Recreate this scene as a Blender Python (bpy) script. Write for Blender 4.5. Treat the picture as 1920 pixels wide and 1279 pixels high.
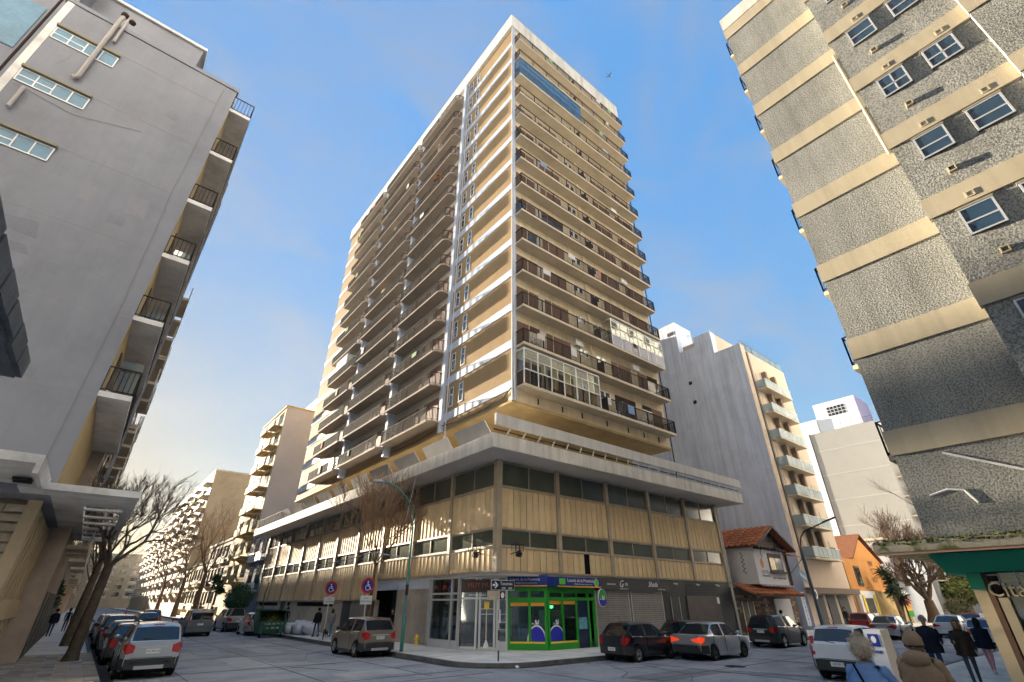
import bpy, bmesh, math, random
from mathutils import Vector, Matrix
random.seed(7)
R = math.radians
S = bpy.context.scene
for _o in list(bpy.data.objects): bpy.data.objects.remove(_o)
COL = S.collection

# ------------------------------------------------------------------ camera
cd = bpy.data.cameras.new('camera'); cam = bpy.data.objects.new('camera', cd); COL.objects.link(cam)
cd.sensor_fit = 'HORIZONTAL'; cd.sensor_width = 36; cd.lens = 16.5; cd.clip_start = .05; cd.clip_end = 3000
cam.location = (0, 0, 2.25); cam.rotation_euler = (R(90 + 29.16), 0, R(-39.0))
S.camera = cam

# ------------------------------------------------------------------ sky and sun
SKY_G, SKY_A, SKY_S = .13, .375, 1.24
SUN_AZ, SUN_EL = R(7.5), R(9.8)            # the sun stands low over the far end of the left street
W = bpy.data.worlds.new('World'); S.world = W; W.use_nodes = True
nt = W.node_tree; nt.nodes.clear()
def N(t, tree=None, **kw):
    n = (tree or nt).nodes.new(t)
    for k, v in kw.items(): setattr(n, k, v)
    return n
out = N('ShaderNodeOutputWorld'); bg = N('ShaderNodeBackground'); bg.inputs['Strength'].default_value = .15
sky = N('ShaderNodeTexSky', sky_type='NISHITA'); sky.sun_disc = False
sky.sun_elevation = SUN_EL; sky.sun_rotation = -SUN_AZ; sky.altitude = 20
sky.air_density = 1.0; sky.dust_density = .35; sky.ozone_density = 2.0
tc = N('ShaderNodeTexCoord'); mp = N('ShaderNodeMapping'); mp.inputs['Scale'].default_value = (1.6, 3.2, 3.6)
mp.inputs['Rotation'].default_value = (.3, .5, .6)
nz = N('ShaderNodeTexNoise'); nz.inputs['Scale'].default_value = 1.5; nz.inputs['Detail'].default_value = 7; nz.inputs['Roughness'].default_value = .62
nz.inputs['Distortion'].default_value = .6
rp = N('ShaderNodeMapRange'); rp.inputs['From Min'].default_value = .44; rp.inputs['From Max'].default_value = .74
rp.inputs['To Min'].default_value = 0; rp.inputs['To Max'].default_value = .62
bw = N('ShaderNodeRGBToBW'); cl = N('ShaderNodeMixRGB', blend_type='MULTIPLY'); cl.inputs['Fac'].default_value = 1
cl.inputs['Color2'].default_value = (1.25, 1.25, 1.3, 1)
mx = N('ShaderNodeMixRGB')
L = nt.links.new
# even out the sky's huge brightness range the way the photograph does
b0 = N('ShaderNodeRGBToBW'); pw = N('ShaderNodeMath', operation='POWER'); pw.inputs[1].default_value = SKY_G - 1; ml = N('ShaderNodeMath', operation='MULTIPLY'); ml.inputs[1].default_value = SKY_A
vs0 = N('ShaderNodeVectorMath', operation='SCALE'); hs = N('ShaderNodeHueSaturation'); hs.inputs['Saturation'].default_value = SKY_S
L(sky.outputs['Color'], b0.inputs['Color']); L(b0.outputs['Val'], pw.inputs[0]); L(pw.outputs[0], ml.inputs[0]); L(sky.outputs['Color'], vs0.inputs[0]); L(ml.outputs[0], vs0.inputs['Scale']); L(vs0.outputs[0], hs.inputs['Color'])
SKYC = hs.outputs['Color']
L(tc.outputs['Generated'], mp.inputs['Vector']); L(mp.outputs['Vector'], nz.inputs['Vector']); L(nz.outputs['Fac'], rp.inputs['Value'])
L(SKYC, bw.inputs['Color']); L(bw.outputs['Val'], cl.inputs['Color1'])
L(rp.outputs['Result'], mx.inputs['Fac']); L(SKYC, mx.inputs['Color1']); L(cl.outputs['Color'], mx.inputs['Color2'])
L(mx.outputs['Color'], bg.inputs['Color']); L(bg.outputs['Background'], out.inputs['Surface'])
sd = bpy.data.lights.new('sun', 'SUN'); sd.energy = 4.6; sd.angle = R(.6); sd.color = (1, .86, .66)
so = bpy.data.objects.new('sun', sd); COL.objects.link(so)
sv = Vector((-math.sin(SUN_AZ) * math.cos(SUN_EL), math.cos(SUN_AZ) * math.cos(SUN_EL), math.sin(SUN_EL)))
so.rotation_euler = sv.to_track_quat('Z', 'Y').to_euler(); so.location = (0, 60, 60)
S.view_settings.view_transform = 'Standard'; S.view_settings.look = 'None'; S.view_settings.gamma = 1
S.view_settings.exposure = 3.05
S.cycles.max_bounces = 8; S.cycles.diffuse_bounces = 6; S.cycles.glossy_bounces = 3; S.cycles.transparent_max_bounces = 6
S.cycles.use_denoising = True; S.cycles.use_adaptive_sampling = True; S.cycles.adaptive_threshold = .02
S.cycles.caustics_reflective = False; S.cycles.caustics_refractive = False; S.cycles.sample_clamp_indirect = 6

# ------------------------------------------------------------------ materials
MT = {}
def mat(name, col, rough=.8, var=.12, sc=1.2, rnd=0., bump=0., bsc=30., streak=0., metal=0., spec=.4, col2=None, sc2=9., thr=.5, coat=0., emit=0., ior=1.5, dirt=0.):
    if name in MT: return MT[name]
    m = bpy.data.materials.new(name); m.use_nodes = True; t = m.node_tree; t.nodes.clear()
    n = lambda ty, **kw: N(ty, t, **kw); k = t.links.new
    o = n('ShaderNodeOutputMaterial'); b = n('ShaderNodeBsdfPrincipled'); k(b.outputs[0], o.inputs['Surface'])
    b.inputs['Roughness'].default_value = rough; b.inputs['Metallic'].default_value = metal
    if rough >= .8 and spec == .4: spec = .08
    b.inputs['Specular IOR Level'].default_value = spec; b.inputs['IOR'].default_value = ior
    b.inputs['Coat Weight'].default_value = coat; b.inputs['Coat Roughness'].default_value = .05
    c4 = (*col, 1)
    g = n('ShaderNodeNewGeometry')
    src = None
    def mul(fac_socket, lo, hi, flo=.25, fhi=.75):
        nonlocal src
        r = n('ShaderNodeMapRange'); r.inputs['From Min'].default_value = flo; r.inputs['From Max'].default_value = fhi
        r.inputs['To Min'].default_value = lo; r.inputs['To Max'].default_value = hi
        k(fac_socket, r.inputs['Value'])
        x = n('ShaderNodeVectorMath', operation='SCALE')
        if src is None: x.inputs[0].default_value = col
        else: k(src, x.inputs[0])
        k(r.outputs[0], x.inputs['Scale']); src = x.outputs[0]
    def noise(scale, detail=4, vec=None, rough_=.55):
        z = n('ShaderNodeTexNoise'); z.inputs['Scale'].default_value = scale; z.inputs['Detail'].default_value = detail
        z.inputs['Roughness'].default_value = rough_; k(vec or g.outputs['Position'], z.inputs['Vector']); return z
    if col2 is not None:
        z = noise(sc2, 3); r = n('ShaderNodeMapRange'); r.inputs['From Min'].default_value = thr - .06; r.inputs['From Max'].default_value = thr + .06
        k(z.outputs['Fac'], r.inputs['Value']); x = n('ShaderNodeMixRGB'); k(r.outputs[0], x.inputs['Fac'])
        x.inputs['Color1'].default_value = c4; x.inputs['Color2'].default_value = (*col2, 1); src = x.outputs[0]
    if var: mul(noise(sc).outputs['Fac'], 1 - var, 1 + var)
    if var: mul(noise(sc * 9, 3).outputs['Fac'], 1 - var * .45, 1 + var * .45)
    if streak:
        v = n('ShaderNodeVectorMath', operation='MULTIPLY'); v.inputs[1].default_value = (1.9, 1.9, .11); k(g.outputs['Position'], v.inputs[0])
        mul(noise(1., 5, v.outputs[0]).outputs['Fac'], 1 - streak, 1.0, .34, .56)
        v2 = n('ShaderNodeVectorMath', operation='MULTIPLY'); v2.inputs[1].default_value = (6, 6, .35); k(g.outputs['Position'], v2.inputs[0])
        mul(noise(1., 3, v2.outputs[0]).outputs['Fac'], 1 - streak * .5, 1.0, .38, .56)
    if dirt: mul(noise(.45, 6, None, .7).outputs['Fac'], 1 - dirt, 1.0, .36, .54)
    if rnd:
        oi = n('ShaderNodeObjectInfo'); mul(oi.outputs['Random'], 1 - rnd, 1 + rnd, 0, 1)
    if src is None: b.inputs['Base Color'].default_value = c4
    else: k(src, b.inputs['Base Color'])
    if bump:
        bp = n('ShaderNodeBump'); bp.inputs['Strength'].default_value = bump; bp.inputs['Distance'].default_value = .02
        k(noise(bsc, 4).outputs['Fac'], bp.inputs['Height']); k(bp.outputs[0], b.inputs['Normal'])
    if emit:
        b.inputs['Emission Color'].default_value = c4; b.inputs['Emission Strength'].default_value = emit
    MT[name] = m; return m
def glass(name, col=(.02, .026, .03), rough=.05, ior=1.7, wob=.02):
    if name in MT: return MT[name]
    m = mat(name, col, rough, .25, .8, spec=.6, ior=ior)
    t = m.node_tree; b = next(x for x in t.nodes if x.type == 'BSDF_PRINCIPLED')
    z = N('ShaderNodeTexNoise', t); z.inputs['Scale'].default_value = .7; bp = N('ShaderNodeBump', t); bp.inputs['Strength'].default_value = wob
    g = N('ShaderNodeNewGeometry', t); t.links.new(g.outputs['Position'], z.inputs['Vector'])
    t.links.new(z.outputs['Fac'], bp.inputs['Height']); t.links.new(bp.outputs[0], b.inputs['Normal']); return m
def clear_glass(name, tint=(.8, .9, .9), alpha=.25, frosted=False):
    m = bpy.data.materials.new(name); m.use_nodes = True; t = m.node_tree; t.nodes.clear()
    o = N('ShaderNodeOutputMaterial', t); x = N('ShaderNodeMixShader', t); a = N('ShaderNodeBsdfTransparent', t); b = N('ShaderNodeBsdfPrincipled' if frosted else 'ShaderNodeBsdfGlossy', t)
    b.inputs[0].default_value = (*tint, 1); b.inputs['Roughness'].default_value = .25 if frosted else .04; a.inputs['Color'].default_value = (*tint, 1)
    x.inputs['Fac'].default_value = alpha; t.links.new(a.outputs[0], x.inputs[1]); t.links.new(b.outputs[0], x.inputs[2]); t.links.new(x.outputs[0], o.inputs['Surface'])
    MT[name] = m; return m

# ------------------------------------------------------------------ mesh helpers
class MB:
    def __init__(s): s.v = []; s.f = []; s.m = []; s.mi = 0
    def add(s, vs, fs):
        b = len(s.v); s.v += [tuple(p) for p in vs]
        for f in fs: s.f.append([b + i for i in f]); s.m.append(s.mi)
        return s
    def box(s, x0, x1, y0, y1, z0, z1):
        if x0 > x1: x0, x1 = x1, x0
        if y0 > y1: y0, y1 = y1, y0
        return s.add([(x0,y0,z0),(x1,y0,z0),(x1,y1,z0),(x0,y1,z0),(x0,y0,z1),(x1,y0,z1),(x1,y1,z1),(x0,y1,z1)],
                     [(0,3,2,1),(4,5,6,7),(0,1,5,4),(1,2,6,5),(2,3,7,6),(3,0,4,7)])
    def bar(s, p, q, w, h=None, up=(0, 0, 1)):
        h = h or w; p, q = Vector(p), Vector(q); d = (q - p).normalized(); u = Vector(up)
        if abs(d.dot(u)) > .98: u = Vector((1, 0, 0))
        a = d.cross(u).normalized() * (w / 2); c = a.cross(d).normalized() * (h / 2)
        vs = [e + i * a + j * c for e in (p, q) for i, j in ((-1,-1),(1,-1),(1,1),(-1,1))]
        return s.add(vs, [(0,1,2,3),(7,6,5,4),(0,4,5,1),(1,5,6,2),(2,6,7,3),(3,7,4,0)])
    def tube(s, pts, rad, n=8, cap=True):
        pts = [Vector(p) for p in pts]
        if not hasattr(rad, '__len__'): rad = [rad] * len(pts)
        d0 = (pts[1] - pts[0]).normalized(); a = d0.orthogonal().normalized(); vs = []; fs = []
        for i, p in enumerate(pts):
            d = (pts[min(i + 1, len(pts) - 1)] - pts[max(i - 1, 0)]).normalized()
            a = (a - d * a.dot(d)).normalized(); c = d.cross(a)
            for j in range(n):
                t = 2 * math.pi * j / n; vs.append(p + rad[i] * (math.cos(t) * a + math.sin(t) * c))
        for i in range(len(pts) - 1):
            for j in range(n):
                k = (j + 1) % n; fs.append((i*n+j, i*n+k, (i+1)*n+k, (i+1)*n+j))
        if cap: fs.append(tuple(range(n))[::-1]); fs.append(tuple((len(pts)-1)*n + j for j in range(n)))
        return s.add(vs, fs)
    def poly(s, pts): return s.add(pts, [tuple(range(len(pts)))])
    def prism(s, pts, d):
        n = len(pts); d = Vector(d); vs = [Vector(p) for p in pts] + [Vector(p) + d for p in pts]
        return s.add(vs, [tuple(range(n))[::-1], tuple(range(n, 2*n))] + [(i, (i+1) % n, n + (i+1) % n, n + i) for i in range(n)])
    def lathe(s, prof, n=16, axis='z', c=(0, 0, 0)):
        vs = []; fs = []; m = len(prof); c = Vector(c)
        for j in range(n):
            t = 2 * math.pi * j / n
            for r, h in prof:
                q = (r*math.cos(t), r*math.sin(t), h) if axis == 'z' else (r*math.cos(t), h, r*math.sin(t))
                vs.append(c + Vector(q))
        for j in range(n):
            k = (j + 1) % n
            for i in range(m - 1): fs.append((j*m+i, k*m+i, k*m+i+1, j*m+i+1))
        return s.add(vs, fs)
    def ball(s, c, r, n=8, sq=(1, 1, 1)):
        prof = [(max(1e-4, r*math.sin(math.pi*i/n)), -r*math.cos(math.pi*i/n)) for i in range(n + 1)]
        b = len(s.v); s.lathe(prof, n + 2, 'z'); c = Vector(c)
        for i in range(b, len(s.v)): p = s.v[i]; s.v[i] = (c[0]+p[0]*sq[0], c[1]+p[1]*sq[1], c[2]+p[2]*sq[2])
        return s
    def mesh(s, name='mesh', mats=None, smooth=False, ang=35, fix=True):
        me = bpy.data.meshes.new(name); me.from_pydata(s.v, [], s.f)
        for m in (mats if isinstance(mats, (list, tuple)) else [mats] if mats else []): me.materials.append(m)
        if any(s.m): me.polygons.foreach_set('material_index', s.m)
        if smooth or fix:
            bm = bmesh.new(); bm.from_mesh(me)
            if fix: bmesh.ops.recalc_face_normals(bm, faces=bm.faces)
            if smooth:
                for f in bm.faces: f.smooth = True
                for e in bm.edges:
                    if len(e.link_faces) == 2 and e.calc_face_angle(0) > R(ang): e.smooth = False
            bm.to_mesh(me); bm.free()
        return me
def props(o, label=None, cat=None, group=None, kind=None):
    for k, v in (('label', label), ('category', cat), ('group', group), ('kind', kind)):
        if v: o[k] = v
    return o
WL = {}
def thing(name, label, cat, loc=(0, 0, 0), rz=0., group=None):
    o = bpy.data.objects.new(name, None); COL.objects.link(o); o.location = loc; o.rotation_euler = (0, 0, rz)
    o.empty_display_size = .3; props(o, label, cat, group); WL[o] = Vector(loc); return o
def inst(name, me, parent=None, loc=(0, 0, 0), rot=(0, 0, 0), local=False, scale=None):
    o = bpy.data.objects.new(name, me); COL.objects.link(o); loc = Vector(loc); w = loc
    if parent is not None:
        o.parent = parent
        if not local: loc = loc - WL[parent]
        else: w = WL[parent] + loc
    o.location = loc; o.rotation_euler = rot; WL[o] = w
    if scale: o.scale = scale
    return o
def add(name, mb, mt, parent=None, loc=(0, 0, 0), smooth=False, local=False, label=None, cat=None, group=None, kind=None, ang=35, fix=True, rot=(0, 0, 0)):
    o = inst(name, mb.mesh(name, mt, smooth, ang, fix), parent, loc, rot, local)
    return props(o, label, cat, group, kind)
def B(x0, x1, y0, y1, z0, z1): return MB().box(x0, x1, y0, y1, z0, z1)
def text(name, s, size, loc, mt, parent, rz=0., ext=.004, align='CENTER', local=False, shear=0., rx=math.pi/2, sx=1.):
    c = bpy.data.curves.new(name, 'FONT'); c.body = s; c.size = size; c.extrude = ext; c.align_x = align; c.align_y = 'CENTER'
    c.shear = shear; c.materials.append(mt); c.resolution_u = 2
    o = bpy.data.objects.new(name, c); COL.objects.link(o); dg = bpy.context.evaluated_depsgraph_get(); me = bpy.data.meshes.new_from_object(o.evaluated_get(dg)); bpy.data.objects.remove(o)
    return inst(name, me, parent, loc, (rx, 0, rz), local, (sx, 1, 1))
def railing(mb, path, h=1., z=0., post=1.6, gap=.13, bw=.016, top=.045, pw=.045, low=.08):
    for a, b in zip(path[:-1], path[1:]):
        a = Vector((a[0], a[1], z)); b = Vector((b[0], b[1], z)); d = b - a; n = max(1, round(d.length / post)); q = Vector((0, 0, 1))
        mb.bar(a + q*h, b + q*h, top, top*.8); mb.bar(a + q*low, b + q*low, .03)
        for i in range(n + 1): p = a + d * (i / n); mb.bar(p, p + q*h, pw)
        m = max(1, round(d.length / gap))
        for i in range(1, m): p = a + d * (i / m); mb.bar(p + q*low, p + q*h, bw)
    return mb
# ------------------------------------------------------------------ palette
asphalt = mat('asphalt', (.33, .34, .365), .85, .16, .5, bump=.25, bsc=60, dirt=.28, spec=.12)
gutter_m = mat('gutter', (.06, .06, .062), .85, .3, 2)
pave_m = mat('pavement_concrete', (.68, .665, .635), .85, .14, .8, bump=.15, bsc=50, dirt=.2)
kerb_m = mat('kerb_stone', (.15, .145, .14), .85, .3, 2, bump=.3)
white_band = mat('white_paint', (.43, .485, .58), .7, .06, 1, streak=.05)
tan_m = mat('tan_render', (.29, .20, .105), .85, .08, .8, bump=.1, bsc=25, streak=.06)
cream_m = mat('cream_paint', (.68, .58, .41), .8, .07, 1, streak=.14)
soffit_m = mat('balcony_concrete', (.58, .50, .37), .85, .08, 1, dirt=.15)
rail_m = mat('dark_iron', (.04, .03, .026), .8, .2, 3, spec=.05)
shut_m = mat('brown_shutter', (.15, .078, .055), .7, .15, 4, rnd=.25)
yellow_m = mat('ochre_render', (.42, .31, .15), .8, .12, 1, dirt=.2)
fascia_m = mat('fascia_concrete', (.66, .625, .56), .85, .08, 1, streak=.22, dirt=.12)
podsoff_m = mat('soffit_grey', (.60, .57, .54), .85, .06, .6, dirt=.1)
clad_m = mat('beige_cladding', (.70, .53, .31), .75, .08, 2, rnd=.09, streak=.10, spec=.15)
pier_m = mat('pier_metal', (.42, .34, .24), .6, .1, 2, streak=.2)
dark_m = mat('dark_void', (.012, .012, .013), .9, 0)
pod_glass = glass('green_window_glass', (.075, .085, .062), .12, 1.6, .05)
win_glass = glass('window_glass', (.02, .028, .034), .05, 1.8)
alu_m = mat('aluminium', (.52, .53, .54), .4, .06, 2, metal=.3)
white_f = mat('white_frame', (.72, .72, .70), .5, .05, 2)
green_m = mat('shop_green', (.02, .27, .02), .45, .06, 2)
blue_m = mat('shop_blue', (.012, .03, .20), .4, .08, 2)
navy_m = mat('sign_navy', (.012, .018, .06), .4, .1, 2)
orange_m = mat('shop_orange', (.75, .36, .04), .5, .05, 2)
yel_m = mat('shop_yellow', (.75, .55, .05), .5, .05, 2)
black_m = mat('black_paint', (.02, .021, .022), .5, .2, 2)
char_m = mat('charcoal', (.05, .05, .05), .6, .12, 2)
marble_m = mat('grey_marble', (.32, .29, .25), .5, .2, .9, dirt=.15)
gwall_m = mat('podium_plaster', (.47, .42, .33), .85, .1, .7, dirt=.25)
white_t = mat('white_lettering', (.8, .8, .8), .5, 0)
steel_m = mat('roller_shutter', (.30, .275, .255), .45, .08, 3, metal=.25, streak=.1)
bird_w = mat('white_print', (.75, .78, .8), .5, 0)

# ------------------------------------------------------------------ ground
XK, YK, XL, YB = 12.8, 17.4, 1.3, 6.7         # kerb lines of the four corners
add('road', MB().poly([(-600,-600,0),(900,-600,0),(900,1200,0),(-600,1200,0)]), asphalt, kind='structure')
def corner(cx, cy, sx, sy, r=2.6, n=10, inset=0.):
    # quarter-round kerb line of the block that fills the quadrant (sx, sy) from the corner (cx, cy)
    ox, oy = cx + sx*r, cy + sy*r; rr = r - inset
    pts = [(ox + sx*300, oy - sy*rr)]
    for i in range(n + 1):
        t = math.pi/2 * i/n; pts.append((ox - sx*rr*math.sin(t), oy - sy*rr*math.cos(t)))
    pts.append((ox - sx*rr, oy + sy*420)); return pts, (ox + sx*300, oy + sy*420)
def strip(path, w0, w1, z0, z1, name, mt):
    vs = []; n = len(path); mb = MB(); secs = []
    for i in range(n):
        a = Vector((*path[max(0, i-1)], 0)); b = Vector((*path[min(n-1, i+1)], 0)); d = (b - a).normalized(); nn = Vector((-d.y, d.x, 0))
        p = Vector((*path[i], 0)); secs.append([p + nn*w0 + Vector((0,0,z0)), p + nn*w1 + Vector((0,0,z0)), p + nn*w1 + Vector((0,0,z1)), p + nn*w0 + Vector((0,0,z1))])
    vs = [p for s_ in secs for p in s_]
    fs = [(4*i+j, 4*i+(j+1) % 4, 4*i+4+(j+1) % 4, 4*i+4+j) for i in range(n-1) for j in range(4)]
    mb.add(vs, fs); return add(name, mb, mt, kind='structure')
for cx, cy, sx, sy in ((XK, YK, 1, 1), (XL, YK, -1, 1), (XK, YB, 1, -1), (XL, YB, -1, -1)):
    kp, far = corner(cx, cy, sx, sy); ip, _ = corner(cx, cy, sx, sy, inset=.16)
    sgn = 1 if sx*sy > 0 else -1
    mb = MB(); top = [(x, y, .13) for x, y in ip] + [(*far, .13)]; mb.poly(top)
    bot = [(x, y, -.1) for x, y in ip] + [(*far, -.1)]
    mb.add(top + bot, [(i, (i+1) % len(top), len(top) + (i+1) % len(top), len(top) + i) for i in range(len(top))])
    add('pavement', mb, pave_m, kind='structure')
    path = kp if sgn > 0 else kp[::-1]
    strip(path, 0, -.155, -.05, .137, 'kerb', kerb_m)
    strip(path, .42, .004, -.02, .004, 'gutter', gutter_m)

# ------------------------------------------------------------------ the corner tower on its podium
X0, Y0, TX, TY = 16.1, 21.1, 17.1, 21.1
TXE, TYE = 33.6, 63.5
ZB = lambda k: 14.0 + 2.93*k
NF = 14
T = thing('apartment_tower', 'tall corner apartment tower with banded walls and balconies rising from a beige clad podium', 'building', (TX, TY, 0))
ZT = ZB(NF)
# core and walls
mb = B(TX, TXE, TY, TYE, 13.2, ZT); add('wall', mb, tan_m, T)
mb = MB(); mb.box(TX+.02, TXE-.02, TY-.012, TY, ZB(0), ZT); add('front_wall', mb, cream_m, T)
mb = MB(); mb.box(TX-.02, TX, 29.35, 57.0, ZB(0), ZT); add('balcony_wall', mb, mat('grey_cream', (.50, .46, .40), .85, .08, 1), T)
add('soffit', B(TX-.1, TXE+.1, TY-.1, TYE, 13.05, 13.2), yellow_m, T)
add('recessed_storey', B(20, TXE-1, 24.2, TYE-2, 10.1, 13.06), yellow_m, T)
for k in range(NF):
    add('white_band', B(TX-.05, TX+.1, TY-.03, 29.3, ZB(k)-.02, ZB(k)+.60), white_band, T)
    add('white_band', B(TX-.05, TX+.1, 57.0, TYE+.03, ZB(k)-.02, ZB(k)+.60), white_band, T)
add('base_beam', B(TX-.06, TXE, TY-.05, TY+.3, 13.2, ZB(0)-.02), cream_m, T)
for x in (19.2, 21.4, 23.3, 25.9, 28.3, 30.2, 32.1): add('bracket', B(x-.03, x+.03, TY-.12, TY-.05, 13.4, 13.8), rail_m, T)
# crown
mb = MB(); o_ = .28
mb.box(TX-o_, TXE+o_, TY-o_, TY+.2, ZT+.05, ZT+2.1); mb.box(TX-o_, TX+.2, TY+.2, TYE+o_, ZT+.05, ZT+2.1); mb.box(TXE-.2, TXE+o_, TY+.2, TYE, ZT+.05, ZT+2.1)
add('parapet', mb, fascia_m, T)
add('roof_slab', B(TX-.12, TXE+.12, TY-.12, TYE+.12, ZT, ZT+.25), podsoff_m, T)
mb = MB()
for a, b in (((TX-.2, TY-.2), (TXE+.2, TY-.2)), ((TX-.2, TY-.2), (TX-.2, TYE))):
    a = Vector((*a, ZT+2.1)); b = Vector((*b, ZT+2.1)); d = b-a; n = int(d.length/2.4)
    mb.bar(a+Vector((0,0,.35)), b+Vector((0,0,.35)), .04)
    for i in range(n+1): mb.bar(a+d*i/n, a+d*i/n+Vector((0,0,.35)), .035)
add('roof_rail', mb, mat('grey_rail', (.2, .22, .24), .5, 0), T)
for y in (33, 38.2, 48.3, 56): add('roof_tank', B(TX+.2, TX+1.6, y, y+1.4, ZT+.25, ZT+3.4), fascia_m, T)
# pipes on the corner
for dx, dy, r in ((-.06, -.10, .055), (.10, -.14, .075), (.25, -.10, .05)): add('downpipe', MB().tube([(TX+dx, TY+dy, 13.2), (TX+dx, TY+dy, ZT)], r, 8), mat('pipe_paint', (.50, .53, .60), .4, .1, 2), T, smooth=True)
add('downpipe', MB().tube([(TX-.12, 28.7, 12.3), (TX-.12, 28.7, 22.5), (TX-.12, 28.8, ZT)], .05, 8), MT['pipe_paint'], T, smooth=True)
cb = [(TX-.12, TY-.06, 14.0), (TX-.12, TY+.6, 13.65), (TX-.12, TY+3, 13.4), (TX-.12, TY+6, 13.45), (TX-.12, TY+8.2, 13.7), (TX-.1, TY+12, 13.4), (TX-.1, TY+16, 13.5)]
add('cable', MB().tube(cb, .035, 6), black_m, T)
# narrow stair windows of the blank wall
wf = MB(); wf.box(-.03, .02, -.27, -.22, -.75, .75); wf.box(-.03, .02, .22, .27, -.75, .75); wf.box(-.03, .02, -.22, .22, .70, .75); wf.box(-.03, .02, -.22, .22, -.75, -.70); wf.box(-.03, .02, -.22, .22, .12, .17)
wf_me = wf.mesh('window_frame', white_f); wp_me = B(-.012, .012, -.22, .22, -.7, .7).mesh('pane', win_glass)
ws_me = B(-.05, .0, -.3, .3, -.8, -.75).mesh('sill', white_band)
for k in range(NF):
    for y in (27.05, 28.35):
        w = inst('stair_window', wf_me, T, (TX, y, ZB(k) + 1.75)); inst('pane', wp_me, w, (TX, y, ZB(k) + 1.75)); inst('sill', ws_me, w, (TX, y, ZB(k)+1.75))
# right face: one long balcony on every storey, shutters and small windows behind it
RY, RX0, RX1 = 20.2, 17.32, 33.4
slab = MB(); slab.box(RX0, RX1, RY, TY-.015, 0, .13); slab.box(RX0-.03, RX1+.03, RY-.03, RY+.05, -.03, .16)
slab_me = slab.mesh('balcony', soffit_m)
rl = railing(MB(), [(RX0, TY), (RX0, RY), (RX1, RY), (RX1, TY)], 1.0, .16, 1.85, .115, .03, .065, .06)
rl_me = rl.mesh('railing', rail_m, fix=False)
dv_me = MB().box(25.2, 25.24, RY, TY-.35, .13, 1.25).mesh('divider', rail_m)
sh_spec = [(17.45, 18.55), (18.62, 19.54), (20.2, 20.85), (20.92, 22.66), (27.2, 28.0), (28.07, 29.65), (30.5, 31.7), (31.77, 33.2)]
def slats(w, h):
    m = MB(); n = int(h/.11)
    for i in range(n): z = i*h/n; m.add([(0,0,z),(w,0,z),(w,-.022,z+h/n*.85),(0,-.022,z+h/n*.85),(0,0,z+h/n),(w,0,z+h/n)], [(0,1,2,3),(3,2,5,4)])
    return m
sh_me = {}
for a, b in sh_spec: sh_me[(a, b)] = slats(b-a, 2.06).mesh('shutter', shut_m, fix=False)
smallw = MB()
for x in (0,):
    smallw.box(x, x+.05, -.04, 0, 0, .62); smallw.box(x+.5, x+.55, -.04, 0, 0, .62); smallw.box(x+.05, x+.5, -.04, 0, .57, .62); smallw.box(x+.05, x+.5, -.04, 0, 0, .05)
smallw_me = smallw.mesh('small_window', white_f); sp = MB()
for x in (.05,): sp.box(x, x+.45, -.02, 0, .05, .57)
smallp_me = sp.mesh('pane', win_glass)
pil_me = B(24.85, 25.2, TY-.16, TY-.01, .13, 2.8).mesh('column', cream_m)
rec_me = MB().box(19.56, 20.18, TY-.05, TY-.01, .13, 2.4).mesh('pier', MT['grey_cream'])
win_pale = mat('curtained_window', (.45, .42, .36), .3, .35, 3, spec=.6)  # pale mottled tone of curtained glass
for k in range(NF):
    b = inst('balcony', slab_me, T, (0, 0, ZB(k))); inst('railing', rl_me, b, (0, 0, ZB(k))); inst('divider', dv_me, b, (0, 0, ZB(k)))
    for j, (x0, x1) in enumerate(sh_spec):
        r_ = random.random()
        if r_ < .24 and k < 12:
            up = random.choice((.5, .9, 1.2))
            o = add('glass_door', B(x0, x1, TY-.06, TY-.03, ZB(k)+.14, ZB(k)+2.2), random.choice((win_glass, win_glass, win_pale)), T)
            inst('shutter', sh_me[(x0, x1)], o, (x0, TY-.065, ZB(k)+2.2-.35), scale=(1, 1, .17))
        else:
            inst('shutter', sh_me[(x0, x1)], T, (x0, TY-.03, ZB(k)+.15))
    for x in (23.45, 24.07, 25.45, 26.07):
        w = inst('small_window', smallw_me, T, (x, TY-.013, ZB(k)+1.55)); inst('pane', smallp_me, w, (x, TY-.013, ZB(k)+1.55))
    inst('column', pil_me, T, (0, 0, ZB(k))); inst('pier', rec_me, T, (0, 0, ZB(k)))
mb = MB().tube([(33.75, TY-.1, 10.3), (33.75, TY-.1, ZT)], .05, 6); add('downpipe', mb, rail_m, T)
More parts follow.
